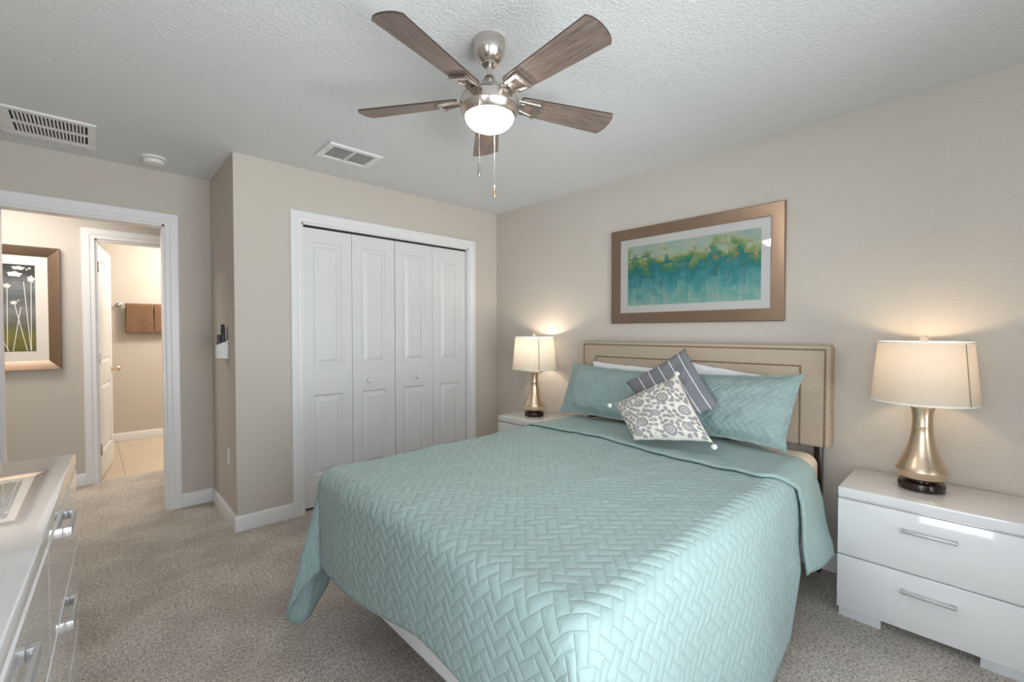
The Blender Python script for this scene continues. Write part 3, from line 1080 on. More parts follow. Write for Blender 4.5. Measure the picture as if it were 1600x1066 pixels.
def towel(name, label, x0, x1, zf, zb, off):
    b = BM()
    R = 0.014 + off
    L1 = 1.612 - zf; L2 = 1.612 - zb
    tot = L1 + pi * R + L2
    def f(u, v):
        s = v * tot
        x = x0 + (x1 - x0) * u
        wv = 0.004 * sin(u * 9 + v * 2)
        if s < L1:
            z = zf + s; y = -R - wv * (1 - s / L1)
            x += 0.006 * sin(s * 18) * (u - 0.5)
        elif s < L1 + pi * R:
            a = (s - L1) / R
            y = -R * cos(a); z = 1.612 + R * sin(a)
        else:
            z = 1.612 - (s - L1 - pi * R); y = R
        return V((x, YBATH - 0.065 + y, z))
    grid(b, 24, 60, f)
    o = obj(name, b, M_TOWEL)
    m = o.modifiers.new('thick', 'SOLIDIFY'); m.thickness = 0.006; m.offset = 1
    tag(o, label, 'towel')


towel('bath_towel', 'wide brown towel folded over the bathroom rail', 0.300, 0.555, 1.278, 1.30, 0.0)
towel('bath_towel', 'narrow edge of a brown towel right of the wide towel', 0.562, 0.80, 1.285, 1.31, 0.002)

# ------------------------------------------------------------------ dresser
def bar_handle(b, y0, y1, z, x, dirx=-1, h=0.012, proj=0.028):
    """straight bar handle running along y on a face at x"""
    xa, xb = sorted((x + dirx * proj, x + dirx * (proj - 0.008)))
    box(b, xa, xb, y0, y1, z - h / 2, z + h / 2, 0.0015)
    for yy in (y0 + 0.006, y1 - 0.006):
        xc, xd = sorted((x, x + dirx * (proj - 0.004)))
        box(b, xc, xd, yy - 0.006, yy + 0.006, z - h / 2, z + h / 2, 0.0015)


DL, DD, DH = 1.50, 0.44, 0.88
t = thing('dresser', (-0.043, 2.123, 0), 'long glossy white lacquer dresser of six drawers at the left', 'dresser')
b = BM()
box(b, -DD, -0.018, -DL, 0.0, 0.045, DH - 0.042, 0.002)
obj('carcass', b, M_LACQ, t, world=False)
b = BM(); box(b, -DD - 0.002, 0.0, -DL - 0.001, 0.001, DH - 0.040, DH, 0.004, 3); obj('top', b, M_LACQ, t, world=False)
for (y0, y1) in ((-0.25, -0.006), (-DL + 0.006, -DL + 0.25)):
    b = BM(); box(b, -DD + 0.02, -0.03, y0, y1, 0.0, 0.045, 0.001)
    tag(obj('foot', b, M_FEET, t, world=False), 'pale grey block foot')
for (ya, yb) in ((-DL / 2 + 0.0015, -0.001), (-DL + 0.001, -DL / 2 - 0.0015)):
    for (za, zb) in ((0.586, 0.834), (0.316, 0.581), (0.046, 0.311)):
        b = BM()
        # drawer front with a bevelled top edge that catches the light
        prism(b, [(-0.018, za), (0.0, za), (0.0, zb - 0.008), (-0.008, zb), (-0.018, zb)], ya, yb, 'xz')
        dwr = obj('drawer', b, M_LACQ, t, world=False, angle=20)
        b = BM()
        zc = zb - 0.070
        L = 0.168
        yc = (ya + yb) / 2
        xa = 0.0
        box(b, xa + 0.010, xa + 0.017, yc - L / 2, yc + L / 2, zc - 0.012, zc + 0.012, 0.0015)
        for yy in (yc - L / 2 + 0.008, yc + L / 2 - 0.008):
            box(b, xa, xa + 0.012, yy - 0.008, yy + 0.008, zc - 0.012, zc + 0.012, 0.001)
        tag(obj('handle', b, M_ALU, dwr, world=False), 'brushed aluminium bar handle')
t.rotation_euler.z = rad(-2.29)

# ------------------------------------------------------------------ nightstands
def nightstand(loc, label):
    NW, ND, NH = 0.61, 0.40, 0.592
    t = thing('nightstand', loc, label, 'nightstand', 'white nightstands beside the bed')
    h = NW / 2
    b = BM(); box(b, 0.018, ND, -h, h, 0.043, NH - 0.046, 0.002); obj('carcass', b, M_LACQ, t, world=False)
    b = BM(); box(b, 0.0, ND + 0.002, -h - 0.001, h + 0.001, NH - 0.044, NH, 0.004, 3); obj('top', b, M_LACQ, t, world=False)
    for (za, zb) in ((0.290, 0.540), (0.044, 0.284)):
        b = BM(); box(b, 0.0, 0.018, -h, h, za, zb, 0.002); dwr = obj('drawer', b, M_LACQ, t, world=False)
        b = BM(); bar_handle(b, -0.084, 0.084, zb - 0.075, 0.0); tag(obj('handle', b, M_ALU, dwr, world=False), 'slim brushed bar handle')
    for s in (-1, 1):
        b = BM()
        ya, yb = sorted((s * (h - 0.006), s * (h - 0.155)))
        box(b, 0.012, ND - 0.02, ya, yb, 0.0, 0.043, 0.001)
        tag(obj('foot', b, M_FEET, t, world=False), 'pale grey block foot')
    return t


ns_r = nightstand((2.468, 0.145, 0), 'white two drawer nightstand in full view right of the bed')
ns_l = copy_tree(ns_r)
ns_l.location = (2.49, 2.505, 0)
ns_l['label'] = 'white nightstand half hidden between bed and closet wall'

# ------------------------------------------------------------------ table lamps
def table_lamp(loc, label):
    t = thing('table_lamp', loc, label, 'lamp', 'matching bedside lamps')
    b = BM(); lathe(b, [(0.070, 0.0), (0.079, 0.003), (0.081, 0.010), (0.081, 0.028), (0.078, 0.035), (0.070, 0.036), (0.045, 0.037), (0.044, 0.045)], 48, cap0=True, cap1=True)
    tag(obj('base', b, M_DKWOOD, t, world=False), 'dark wood disc base')
    b = BM()
    prof = [(0.040, 0.043), (0.066, 0.047), (0.077, 0.055), (0.086, 0.075), (0.0905, 0.088), (0.0895, 0.094), (0.080, 0.112), (0.067, 0.140), (0.056, 0.170), (0.047, 0.205), (0.040, 0.240),
            (0.0362, 0.278), (0.0368, 0.2795), (0.0368, 0.2825), (0.0358, 0.284), (0.0350, 0.310), (0.0362, 0.335), (0.0395, 0.355), (0.0425, 0.367), (0.0420, 0.369), (0.014, 0.370)]
    lathe(b, prof, 56)
    tag(obj('body', b, M_LAMP, t, world=False, angle=28), 'brushed champagne metal body')
    b = BM(); lathe(b, [(0.012, 0.368), (0.012, 0.405), (0.018, 0.408), (0.018, 0.450), (0.012, 0.452)], 20); obj('socket', b, M_BRASSY, t, world=False)
    b = BM(); lathe(b, [(0.012, 0.450), (0.022, 0.480), (0.030, 0.505), (0.026, 0.530), (0.010, 0.545)], 20, cap0=True, cap1=True); obj('bulb', b, M_BULB, t, world=False)
    # harp and finial
    b = BM()
    pts = []
    for k in range(25):
        a = pi * k / 24
        pts.append((0, 0.050 * cos(a) * (1.0), 0.41 + 0.225 * sin(a) ** 0.8))
    tube(b, pts, 0.002, 8); tube(b, [(0, 0, 0.632), (0, 0, 0.662)], 0.003, 8); obj('harp', b, M_CHROME, t, world=False)
    b = BM()
    lathe(b, [(0.006, 0.655), (0.012, 0.657), (0.015, 0.664), (0.016, 0.674), (0.013, 0.683), (0.006, 0.688)], 16, cap0=True, cap1=True); obj('finial', b, M_CRYSTAL, t, world=False)
    # shade: drum that flares to the bottom
    z0, z1, rb, rt_ = 0.392, 0.655, 0.183, 0.160
    b = BM(); lathe(b, [(rb, z0), (rt_, z1)], 72)
    sh = obj('shade', b, M_SHADE, t, world=False)
    for z, r in ((z0, rb), (z1, rt_)):
        b = BM()
        lathe(b, [(r + 0.0012, z - 0.002), (r + 0.0016, z + 0.005), (r - 0.0016, z + 0.005), (r - 0.0012, z - 0.002), (r + 0.0012, z - 0.002)], 72)
        obj('shade_binding', b, M_SHADE_TRIM, sh, world=False)
    b = BM()
    a0 = rad(235)
    for s in (0,):
        for k in range(1):
            A = a0
            w_ = 0.035
            q = []
            for aa, r, z in ((A, rb, z0 + 0.004), (A + w_, rb, z0 + 0.004), (A + w_, rt_, z1 - 0.004), (A, rt_, z1 - 0.004)):
                q.append(b.verts.new(((r + 0.0016) * cos(aa), (r + 0.0016) * sin(aa), z)))
            b.faces.new(q)
    tag(obj('shade_seam', b, M_SHADE_BAND, sh, world=False, smooth=False), 'darker vertical seam')
    b = BM()
    for k in range(3):
        a = 2 * pi * k / 3 + 0.3
        tube(b, [(0, 0, 0.648), (rt_ * cos(a), rt_ * sin(a), 0.650)], 0.0016, 6)
    obj('shade_spider', b, M_CHROME, sh, world=False)
    return t


lamp_r = table_lamp((2.70, 0.188, 0.592), 'champagne metal lamp lit on the nightstand right of the bed')
lamp_l = copy_tree(lamp_r)
lamp_l.location = (2.70, 2.590, 0.592)
lamp_l['label'] = 'champagne metal lamp lit on the far nightstand by the closet'
for lx, ly, pw, pc in ((2.70, 0.188, 1.7, (1.0, 0.75, 0.49)), (2.70, 2.590, 3.0, (1.0, 0.85, 0.67))):
    light('lamp_bulb', 'POINT', (lx, ly, 0.592 + 0.585), pw, pc, shadow_soft_size=0.028)

# ------------------------------------------------------------------ bed
HB0, HB1 = 0.552, 2.168          # headboard across y
HXF = 2.800                      # its front face
HZ0_, HZ1_ = 0.682, 1.222
bed = thing('bed', (2.84, 1.36, 0), 'upholstered bed with beige linen headboard against the right wall', 'bed')
b = BM()
box(b, HXF, 2.898, HB0, HB1, HZ0_, HZ1_, 0.010, 3)
hb = obj('headboard', b, M_LINEN, bed)
b = BM()
for y in (HB0 + 0.035, HB1 - 0.035):
    box(b, 2.815, 2.870, y - 0.030, y + 0.030, 0.0, HZ0_)
    pass
proto = None
b.free()
for y in (HB0 + 0.056, HB1 - 0.056):
    b = BM(); box(b, 2.830, 2.875, y - 0.018, y + 0.018, 0.0, HZ0_ - 0.0005, 0.002); tag(obj('headboard_leg', b, M_DKWOOD, bed), 'dark wooden headboard leg')
b = BM()
for y in (0.85, 1.83):
    box(b, 0.95, 2.825, y - 0.018, y + 0.018, 0.150, 0.196)
for x in (0.97, 1.8, 2.7):
    box(b, x - 0.018, x + 0.018, 0.70, 1.98, 0.151, 0.195)
obj('frame', b, M_BLACK, bed, smooth=False)
for x in (1.15, 1.95, 2.70):
    for y in (0.85, 1.83):
        b = BM(); lathe(b, [(0.020, 0.0), (0.022, 0.03), (0.015, 0.035), (0.015, 0.152)], 14, (x, y, 0), cap0=True, cap1=True); obj('leg', b, M_BLACK, bed)
# nailhead trim: outer and inner rows
pts = []
def row(y0, y1, z0, z1, pitch=0.0118):
    n = int((z1 - z0) / pitch)
    for k in range(n + 1): pts.append((y0, z0 + k * (z1 - z0) / n))
    for k in range(n + 1): pts.append((y1, z0 + k * (z1 - z0) / n))
    n = int((y1 - y0) / pitch)
    for k in range(1, n): pts.append((y0 + k * (y1 - y0) / n, z1))
row(HB0 + 0.022, HB1 - 0.022, HZ0_ + 0.008, HZ1_ - 0.022)
row(HB0 + 0.135, HB1 - 0.135, HZ0_ + 0.008, HZ1_ - 0.112)
pts.sort(key=lambda p: p[0] + 0.0 * p[1])
def nail(b, y, z):
    lathe(b, [(0.0053, 0.0002), (0.0050, -0.0022), (0.0032, -0.0042), (0.0004, -0.0050)], 8, (HXF, y, z), axis='x', cap1=True)
b = BM(); nail(b, *pts[0])
nh = obj('nailhead', b, M_NAIL, hb)
for (y, z) in pts[1:100]:
    c = nh.copy(); COL.objects.link(c); c.parent = hb
    c.location = (0, y - pts[0][0], z - pts[0][1])
b = BM()
for (y, z) in pts[100:]:
    nail(b, y, z)
tag(obj('nailhead_trim', b, M_NAIL, hb), kind='stuff')


def soft_box(b, x0, x1, y0, y1, z0, z1, r, seg=5):
    box(b, x0, x1, y0, y1, z0, z1, r, seg)


b = BM(); soft_box(b, 0.785, 2.780, 0.610, 2.065, 0.197, 0.420, 0.025, 3)
tag(obj('box_spring', b, M_BOXSPR), 'white fabric box spring showing below the quilt at the foot', 'box spring')
mt = thing('mattress', (1.78, 1.34, 0.42), 'mattress in a cream fitted sheet showing near the headboard', 'mattress')
b = BM()
soft_box(b, 0.785, 2.795, 0.588, 2.070, 0.421, 0.656, 0.062, 6)
bmesh.ops.subdivide_edges(b, edges=[e for e in b.edges if e.calc_length() > 0.3], cuts=40, use_grid_fill=True)
for v in b.verts:
    if v.co.z > 0.5:
        q = mnoise.noise(V((v.co.x * 9, v.co.y * 9, v.co.z * 9)))
        v.co += V((0, 0.004 * q, 0.004 * q))
obj('fitted_sheet', b, M_SHEET, mt, angle=60)

# ------------------------------------------------------------------ bedspread
ZT = 0.676
SX0, SY0, SY1, RR = 0.735, 0.558, 2.092, 0.075   # foot, near and far faces, edge rounding


def lerp(a, b, t):
    return a + (b - a) * t


def interp(x, pts):
    if x <= pts[0][0]: return pts[0][1]
    for (a, b_), (c, d) in zip(pts, pts[1:]):
        if x <= c:
            return lerp(b_, d, (x - a) / (c - a))
    return pts[-1][1]


def edge_roll(d, r, flare):
    """arc length d past the start of the rounded edge -> (outward, drop)"""
    q = r * pi / 2
    if d <= 0: return d, 0.0
    if d < q:
        a = d / r
        return r * sin(a), r * (1 - cos(a))
    e = d - q
    return r + flare * e, r + sqrt(max(0, 1 - flare * flare)) * e


def catmull(pts, t):
    n = len(pts)
    k = 0
    while k < n - 2 and t > pts[k + 1][0]: k += 1
    t0, t1 = pts[k][0], pts[k + 1][0]
    u = min(max((t - t0) / (t1 - t0), 0), 1)
    P = [V(pts[max(0, min(n - 1, k + j))][1]) for j in (-1, 0, 1, 2)]
    return 0.5 * ((2 * P[1]) + (-P[0] + P[2]) * u + (2 * P[0] - 5 * P[1] + 4 * P[2] - P[3]) * u * u + (-P[0] + 3 * P[1] - 3 * P[2] + P[3]) * u ** 3)


FAR_HEM = [(0.0, (0.728, 1.995, 0.262)), (0.10, (0.733, 2.020, 0.270)), (0.18, (0.765, 2.000, 0.270)), (0.30, (0.690, 2.005, 0.215)), (0.40, (0.640, 2.012, 0.165)),
           (0.50, (0.597, 2.032, 0.100)), (0.56, (0.598, 2.050, 0.058)), (0.64, (0.622, 2.035, 0.030)), (0.72, (0.665, 2.020, 0.032)), (0.80, (0.735, 2.060, 0.078)), (0.88, (0.800, 2.090, 0.135)), (1.0, (0.812, 2.105, 0.235))]
NEAR_HEM = [(0.0, (0.722, 0.640, 0.330)), (0.2, (0.690, 0.575, 0.285)), (0.42, (0.660, 0.520, 0.19)), (0.6, (0.700, 0.480, 0.10)), (0.8, (0.76, 0.505, 0.055)), (1.0, (0.812, 0.505, 0.045))]

FOOT_HEMZ = [(0.63, 0.330), (1.05, 0.335), (1.20, 0.340), (1.40, 0.312), (1.60, 0.276), (1.80, 0.262), (2.02, 0.262)]
NEAR_LEN, FAR_LEN = 0.67, 0.46
XH = 2.30


def wrinkle(p, amp=1.0):
    q = mnoise.noise(V((p.x * 2.3, p.y * 2.3, p.z * 2.3))) * 0.008
    q += mnoise.noise(V((p.x * 7 + 3, p.y * 7, p.z * 7))) * 0.0035
    r = 1 - abs(mnoise.noise(V((p.x * 4.5 + 9, p.y * 4.5 + 2 * p.x, p.z * 4.5)))) * 2
    q += max(0, r - 0.55) * 0.008
    return q * amp


def spread_point(sx, ty):
    """sx: signed distance past the foot edge start (negative = on top); ty: y-like coord with overhang both sides"""
    xs = SX0 + RR
    yn, yf = SY0 + RR, SY1 - RR
    a = sx
    bn, bf = yn - ty, ty - yf
    if a > 0 and (bn > 0 or bf > 0):
        far = bf > 0
        bb = bf if far else bn
        La = None
        r = sqrt(a * a + bb * bb); phi = atan2(bb, a); t = phi / (pi / 2)
        hz = interp(yf if far else yn, FOOT_HEMZ)
        La = (ZT - hz) + RR * (pi / 2 - 1); Lb = FAR_LEN if far else NEAR_LEN
        rmax = min(La / max(cos(phi), 1e-6), Lb / max(sin(phi), 1e-6))
        r0 = RR * pi / 2
        sg = 1 if far else -1
        o, dr = edge_roll(min(r, r0), RR, 0.0)
        base = V((xs - o * cos(phi), (yf if far else yn) + sg * o * sin(phi), ZT - dr))
        if r <= r0: return base
        u = min(1.0, (r - r0) / max(rmax - r0, 1e-6))
        hem = catmull(FAR_HEM if far else NEAR_HEM, t)
        k = u
        p = base.lerp(hem, k)
        return p
    o_f, d_f = 0.0, 0.0
    if a > 0:
        o_f, d_f = edge_roll(a, RR, 0.0)
        x = xs - o_f
        d_f2 = d_f
        z = ZT - d_f
        x += 0.006 * sin(ty * 6.5) * min(1, d_f / 0.25) - 0.012 * min(1, d_f / 0.4)
        return V((x, ty, z))
    x = xs - a
    if bn > 0:
        o, d = edge_roll(bn, RR, 0.085)
        fold = 0.010 * sin(x * 8.0 + 0.8) * min(1, d / 0.3)
        return V((x, yn - o - fold, ZT - d))
    if bf > 0:
        o, d = edge_roll(bf, RR, 0.03)
        return V((x, yf + o, ZT - d))
    return V((x, ty, ZT))


b = BM()
uvl = b.loops.layers.uv.verify()
NU, NV = 130, 150
yn, yf = SY0 + RR, SY1 - RR
T0, T1 = yn - NEAR_LEN, yf + FAR_LEN
XTOP = XH - (SX0 + RR)


def st(u, v):
    ty = lerp(T0, T1, v)
    bn = yn - ty
    # head end recedes down the near side with a rounded corner
    xh = XTOP
    if bn > 0:
        xh -= 0.10 * min(1, bn / 0.45)
        if bn > 0.45: xh -= 0.5 * (bn - 0.45) + 1.5 * (bn - 0.45) ** 2
    yc = min(max(ty, yn), yf)
    La = (ZT - interp(yc, FOOT_HEMZ)) + RR * (pi / 2 - 1)
    s = lerp(-xh, La, u)
    return s, ty


def fsp(u, v):
    s, ty = st(u, v)
    p = spread_point(s, ty)
    top = p.z > ZT - 0.03
    w_ = wrinkle(p)
    if top: p = p + V((0, 0, w_))
    else:
        if s > 0: p = p + V((-w_ * 0.8, 0, 0))
        else: p = p + V((0, -w_ * 0.8, 0))
    return p


grid(b, NU, NV, fsp, lambda u, v: st(u, v), uvl)
spread = thing('bedspread', (1.6, 1.33, ZT), 'teal quilted bedspread in a basket weave stitch covering the bed', 'bedspread')
q = obj('quilt', b, M_QUILT, spread, angle=180, recalc=False)
m = q.modifiers.new('thick', 'SOLIDIFY'); m.thickness = 0.006; m.offset = 0

# turned back cuff near the pillows
b = BM()
uvl = b.loops.layers.uv.verify()
CF = [(0.56, 2.020), (0.70, 2.035), (1.0, 2.055), (1.30, 2.095), (1.55, 2.130), (1.80, 2.105), (2.06, 2.090)]
CNL, CFL = 0.480, 0.30
cT0, cT1 = yn - CNL, yf + CFL


def cuff_profile(ty):
    bn = yn - ty
    x_f = interp(min(max(ty, 0.56), 2.06), CF) + 0.007 * sin(ty * 11)
    x_r = interp(ty, [(0.55, 2.475), (0.68, 2.495), (0.82, 2.575), (2.05, 2.575)])
    if bn > 0:
        x_f += interp(bn, [(0, 0.0), (0.06, 0.09), (0.12, 0.19), (0.20, 0.222), (0.32, 0.185), (0.48, 0.180)])
        x_r += interp(bn, [(0, 0.0), (0.15, 0.045), (0.25, 0.055), (0.48, 0.0)])
    return x_f, x_r


def fcuff(u, v):
    ty = lerp(cT0, cT1, v)
    bn, bf = yn - ty, ty - yf
    xf, xr = cuff_profile(ty)
    # rows 0..0.08 roll under the front fold
    lift = 0.016
    if u < 0.12:
        a = u / 0.12
        ang = -pi * 0.95 + a * pi * 0.95
        x = xf + 0.012 - 0.012 * cos(ang + 0.0) + (0.05 * (1 - a * 2.5) if a < 0.4 else 0)
        off = lift * 0.5 + lift * 0.55 * sin(ang + pi / 2) if True else 0
        off = 0.006 + (lift - 0.006) * a
        x = xf + (0.06 * (1 - a / 0.5) if a < 0.5 else -0.006 * sin((a - 0.5) * 2 * pi / 2))
        off = 0.005 + (lift - 0.005) * max(0, (a - 0.35) / 0.65) ** 0.6 if a > 0.35 else 0.005
    else:
        a = (u - 0.12) / 0.88
        x = lerp(xf, xr, a)
        off = lift - 0.004 * a
        off += 0.004 * math.exp(-a * 14)
    rr_ = RR + off
    if bn > 0:
        o, d = edge_roll(bn, rr_, 0.10 + 0.14 * u)
        fl = 0.006 * sin(x * 17) * min(1, d / 0.3)
        p = V((x, yn - o - fl, ZT + off - d))
    elif bf > 0:
        o, d = edge_roll(bf, rr_, 0.03)
        p = V((x, yf + o, ZT + off - d))
    else:
        p = V((x, ty, ZT + off))
    w_ = wrinkle(V((x, ty, p.z)), 1.0)
    n_ = V((0, 0, 1)) if p.z > ZT - 0.02 else V((0, -1 if bn > 0 else 1, 0))
    return p + n_ * (w_ + 0.002)


def cuv(u, v):
    ty = lerp(cT0, cT1, v)
    xf, xr = cuff_profile(ty)
    return (lerp(xf, xr, u), ty)


grid(b, 48, 120, fcuff, cuv, uvl)
q = obj('turned_back_cuff', b, M_CUFF, spread, angle=180, recalc=False)
tag(q, 'smoother turned back top edge')
m = q.modifiers.new('thick', 'SOLIDIFY'); m.thickness = 0.005; m.offset = 0

# ------------------------------------------------------------------ pillows
def cushion(corners, thick, pinch=0.07, flange=1.0, power=0.55, nu=44, nv=34, uvscale=None, seed=0, wr=0.004, sag=0.0):
    """corners: BL, BR, TR, TL seen from the front.  Returns bmesh, surface function S(u,v,side)->(point,normal)."""
    BL, BR, TR, TL = [V(c) for c in corners]
    nrm = ((BR - BL).cross(TL - BL) + (TR - BR).cross(TL - TR) * -1).normalized()
    nrm = (BR - BL).cross(TL - BL).normalized()
    W_ = ((BR - BL).length + (TR - TL).length) / 2
    H_ = ((TL - BL).length + (TR - BR).length) / 2

    def mid(u, v):
        ruf = 0.012 * mnoise.noise(V((u * 4 + seed, v * 4, 5.0)))
        uu = u * (1 - (pinch * (1 - v ** 4) + ruf) * abs(u) ** 2)
        vv = v * (1 - (pinch * W_ / H_ * (1 - u ** 4) + ruf * 1.5) * abs(v) ** 2)
        a, c = (uu + 1) / 2, (vv + 1) / 2
        return (BL * (1 - a) + BR * a) * (1 - c) + (TL * (1 - a) + TR * a) * c

    def puff(u, v):
        fu, fv = abs(u) * flange, abs(v) * flange
        if fu >= 1 or fv >= 1: return 0.0
        return ((1 - fu ** 2.4) * (1 - fv ** 2.4)) ** power

    def surf(u, v, side=1):
        p = mid(u, v)
        k = puff(u, v)
        e = min(1.0, 12 * min(1 - abs(u), 1 - abs(v)))
        w_ = mnoise.noise(V((u * 2.5 + seed, v * 2.5, side * 3))) * 0.012 * k + mnoise.noise(V((u * 7 + seed, v * 7, side))) * wr * e
        w_ += mnoise.noise(V((u * 5 + seed, v * 5, 0.3))) * wr * 1.6
        return p + nrm * (side * (thick * k + 0.003 * e) + w_)

    b = BM()
    l = b.loops.layers.uv.verify()
    fu = lambda a, c: ((a if uvscale is None else a * W_), (c if uvscale is None else c * H_))
    for side in (1, -1):
        f = (lambda a, c: surf(a * 2 - 1, c * 2 - 1, 1)) if side > 0 else (lambda a, c: surf(1 - a * 2, c * 2 - 1, -1))
        g = fu if side > 0 else (lambda a, c: fu(1 - a, c))
        grid(b, nu, nv, f, g, l)
    bmesh.ops.remove_doubles(b, verts=b.verts, dist=1e-5)
    return b, surf, nrm


# white sleeping pillows standing behind the shams
b, _, _ = cushion([(2.735, 2.04, 0.68), (2.735, 1.39, 0.68), (2.770, 1.42, 1.055), (2.770, 2.045, 1.078)], 0.018, 0.03, seed=1)
tag(obj('pillow', b, M_WHITEFAB, angle=180), 'white pillow peeping out behind the left teal sham', 'pillow')
b, _, _ = cushion([(2.735, 1.33, 0.68), (2.735, 0.80, 0.68), (2.768, 0.79, 1.045), (2.770, 1.30, 1.110)], 0.018, 0.03, seed=2)
tag(obj('pillow', b, M_WHITEFAB, angle=180), 'white pillow peeping out behind the right teal sham', 'pillow')

b, _, _ = cushion([(2.470, 2.135, 0.704), (2.485, 1.415, 0.704), (2.660, 1.440, 1.045), (2.673, 2.158, 1.070)], 0.080, 0.062, 1.12, uvscale=1, seed=4, wr=0.005)
tag(obj('pillow_sham', b, M_SHAM, angle=70), 'teal quilted sham leaning on the headboard, lamp side by the closet', 'pillow')
b, _, _ = cushion([(2.475, 1.330, 0.704), (2.460, 0.655, 0.704), (2.688, 0.632, 1.082), (2.660, 1.300, 1.052)], 0.080, 0.062, 1.12, uvscale=1, seed=9, wr=0.005)
tag(obj('pillow_sham', b, M_SHAM, angle=70), 'teal quilted sham leaning on the headboard, nearest the right nightstand', 'pillow')

b, _, _ = cushion([(2.280, 1.233, 0.734), (2.389, 0.944, 0.904), (2.544, 1.210, 1.200), (2.428, 1.537, 0.978)], 0.045, 0.06, 1.03, seed=13, wr=0.002)
tag(obj('throw_pillow', b, M_STRIPED, angle=180), 'grey throw pillow with thin white stripes standing on its corner', 'pillow')


# floral cushion: printed pattern is part of the cover mesh
corners = [(2.085, 1.271, 0.720), (2.141, 0.878, 0.768), (2.344, 1.161, 1.065), (2.209, 1.483, 0.876)]
b, surf, nrm = cushion(corners, 0.058, 0.05, 1.03, seed=21, wr=0.0015)
rp = random.Random(11)
HALF = 0.20


def pp(x, y):
    """pattern metres -> surface"""
    u, v = x / HALF, y / HALF
    return surf(u, v, 1) + nrm * 0.0016


def inside(x, y, m=0.97):
    return abs(x) < HALF * m and abs(y) < HALF * m


def poly(pts):
    pts = [(min(max(x, -HALF * .985), HALF * .985), min(max(y, -HALF * .985), HALF * .985)) for x, y in pts]
    cx = sum(p[0] for p in pts) / len(pts); cy = sum(p[1] for p in pts) / len(pts)
    c = b.verts.new(pp(cx, cy))
    vs = [b.verts.new(pp(*p)) for p in pts]
    for k in range(len(vs)):
        try:
            f = b.faces.new((c, vs[k], vs[(k + 1) % len(vs)])); f.material_index = 1
        except ValueError:
            pass


def ring(cx, cy, fo, fi, n=40):
    o = []; i = []
    for k in range(n):
        a = 2 * pi * k / n
        o.append(b.verts.new(pp(cx + fo(a) * cos(a), cy + fo(a) * sin(a))))
        i.append(b.verts.new(pp(cx + fi(a) * cos(a), cy + fi(a) * sin(a))))
    for k in range(n):
        f = b.faces.new((o[k], o[(k + 1) % n], i[(k + 1) % n], i[k])); f.material_index = 1


def leaf(x, y, ang, L, w, split=True):
    n = 8
    def side(s, gap):
        pts = []
        for k in range(n + 1):
            t_ = k / n
            pts.append((L * t_, s * (w * sin(pi * t_ ** 0.8) + gap)))
        for k in range(n, -1, -1):
            t_ = k / n
            pts.append((L * t_, s * gap))
        return [(x + p * cos(ang) - q * sin(ang), y + p * sin(ang) + q * cos(ang)) for p, q in pts]
    for s in (-1, 1):
        if inside(x + L * cos(ang), y + L * sin(ang)):
            poly(side(s, 0.0007 if split else 0.0))


def vine(p0, ang, L, bend, w=0.0013):
    n = 22
    x, y = p0
    out = []
    for k in range(n + 1):
        out.append((x, y, ang))
        ang += bend / n
        x += L / n * cos(ang); y += L / n * sin(ang)
    for (a, c) in zip(out, out[1:]):
        if inside(a[0], a[1]) and inside(c[0], c[1]):
            q = []
            for (X, Y, A) in (a, c):
                q.append(((X - w * sin(A), Y + w * cos(A)), (X + w * sin(A), Y - w * cos(A))))
            vs = [b.verts.new(pp(*p)) for p in (q[0][0], q[0][1], q[1][1], q[1][0])]
            f = b.faces.new(vs); f.material_index = 1
    return out


def flower(cx, cy, R, rot=0.0, half=False):
    n = 9
    ring(cx, cy, lambda a: R * (0.90 + 0.10 * abs(sin((a + rot) * n / 2))), lambda a: R * 0.60, 54)
    ring(cx, cy, lambda a: R * (0.46 + 0.04 * sin(a * 8)), lambda a: R * 0.26, 32)
    poly([(cx + R * 0.14 * cos(2 * pi * k / 10), cy + R * 0.14 * sin(2 * pi * k / 10)) for k in range(10)])


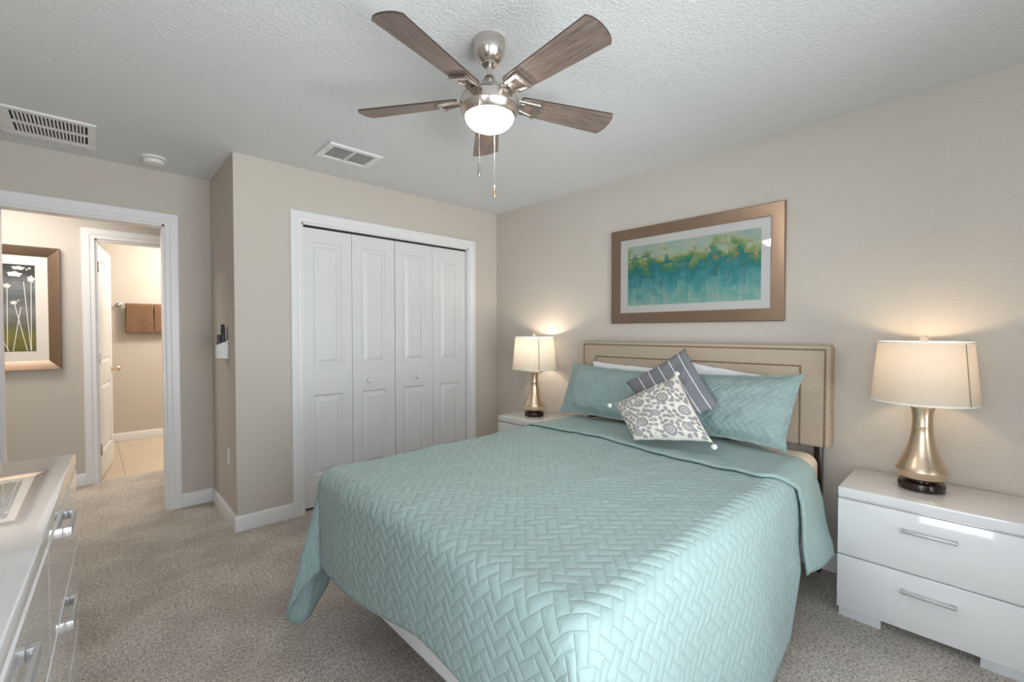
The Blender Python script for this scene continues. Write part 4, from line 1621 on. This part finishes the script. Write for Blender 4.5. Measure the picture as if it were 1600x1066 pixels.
flowers = [(-0.095, -0.085, 0.030), (0.030, -0.150, 0.030), (0.070, 0.055, 0.030), (-0.060, 0.060, 0.028), (0.150, -0.040, 0.027), (-0.140, 0.130, 0.024), (0.030, 0.150, 0.026), (-0.150, -0.155, 0.024), (0.14, 0.14, 0.025), (0.00, -0.04, 0.022), (0.125, -0.135, 0.024), (-0.15, 0.02, 0.022)]
for (x, y, R) in flowers:
    if inside(x, y, 0.99 - R / HALF * 0.95): flower(x, y, R * 1.15, rp.random())
taken = [(x, y, R * 1.15) for x, y, R in flowers]
vines = [((-0.19, -0.12), 0.35, 0.40, 1.1), ((-0.02, -0.19), 1.9, 0.36, -1.2), ((0.185, -0.18), 2.2, 0.40, 0.9), ((-0.18, 0.08), 0.2, 0.38, 0.9), ((0.02, 0.0), 0.6, 0.22, -1.2), ((-0.05, 0.19), -0.9, 0.26, 1.0)]
for v_ in vines:
    o = vine(*v_)
    for k in range(2, len(o), 2):
        x, y, A = o[k]
        s = 1 if (k // 2) % 2 else -1
        if all((x - a) ** 2 + (y - c) ** 2 > (r + 0.004) ** 2 for a, c, r in taken) and inside(x, y, 0.93):
            leaf(x, y, A + s * 0.9, 0.026, 0.0078)
            taken.append((x + 0.014 * cos(A + s * .9), y + 0.014 * sin(A + s * .9), 0.010))
tries = 0
while tries < 5000:
    tries += 1
    x, y = rp.uniform(-.19, .19), rp.uniform(-.19, .19)
    if all((x - a) ** 2 + (y - c) ** 2 > (r + 0.0118) ** 2 for a, c, r in taken):
        A = rp.uniform(0, 2 * pi)
        leaf(x - 0.013 * cos(A), y - 0.013 * sin(A), A, 0.028, 0.0092)
        leaf(x - 0.009 * cos(A), y - 0.009 * sin(A), A + 2.2, 0.010, 0.003, False)
        taken.append((x, y, 0.0118))
ft = thing('throw_pillow', (2.26, 1.25, 0.70), 'ivory throw pillow with grey floral print and pompom corners', 'pillow')
for f in b.faces: f.smooth = True
obj('cover', b, [M_IVORY, M_PRINT], ft, angle=180, recalc=False)
for c in (corners[1], corners[2], corners[3]):
    b = BM()
    ctr = (V(corners[0]) + V(corners[2])) / 2
    c = V(c)
    out = (c - ctr).normalized()
    bmesh.ops.create_icosphere(b, subdivisions=3, radius=0.014)
    for v in b.verts:
        v.co *= 1 + 0.22 * mnoise.noise(v.co * 320)
        v.co += c + out * 0.012 + V((-0.016, 0, -0.010))
    tag(obj('pompom', b, M_IVORY, ft), 'small white yarn pompom')
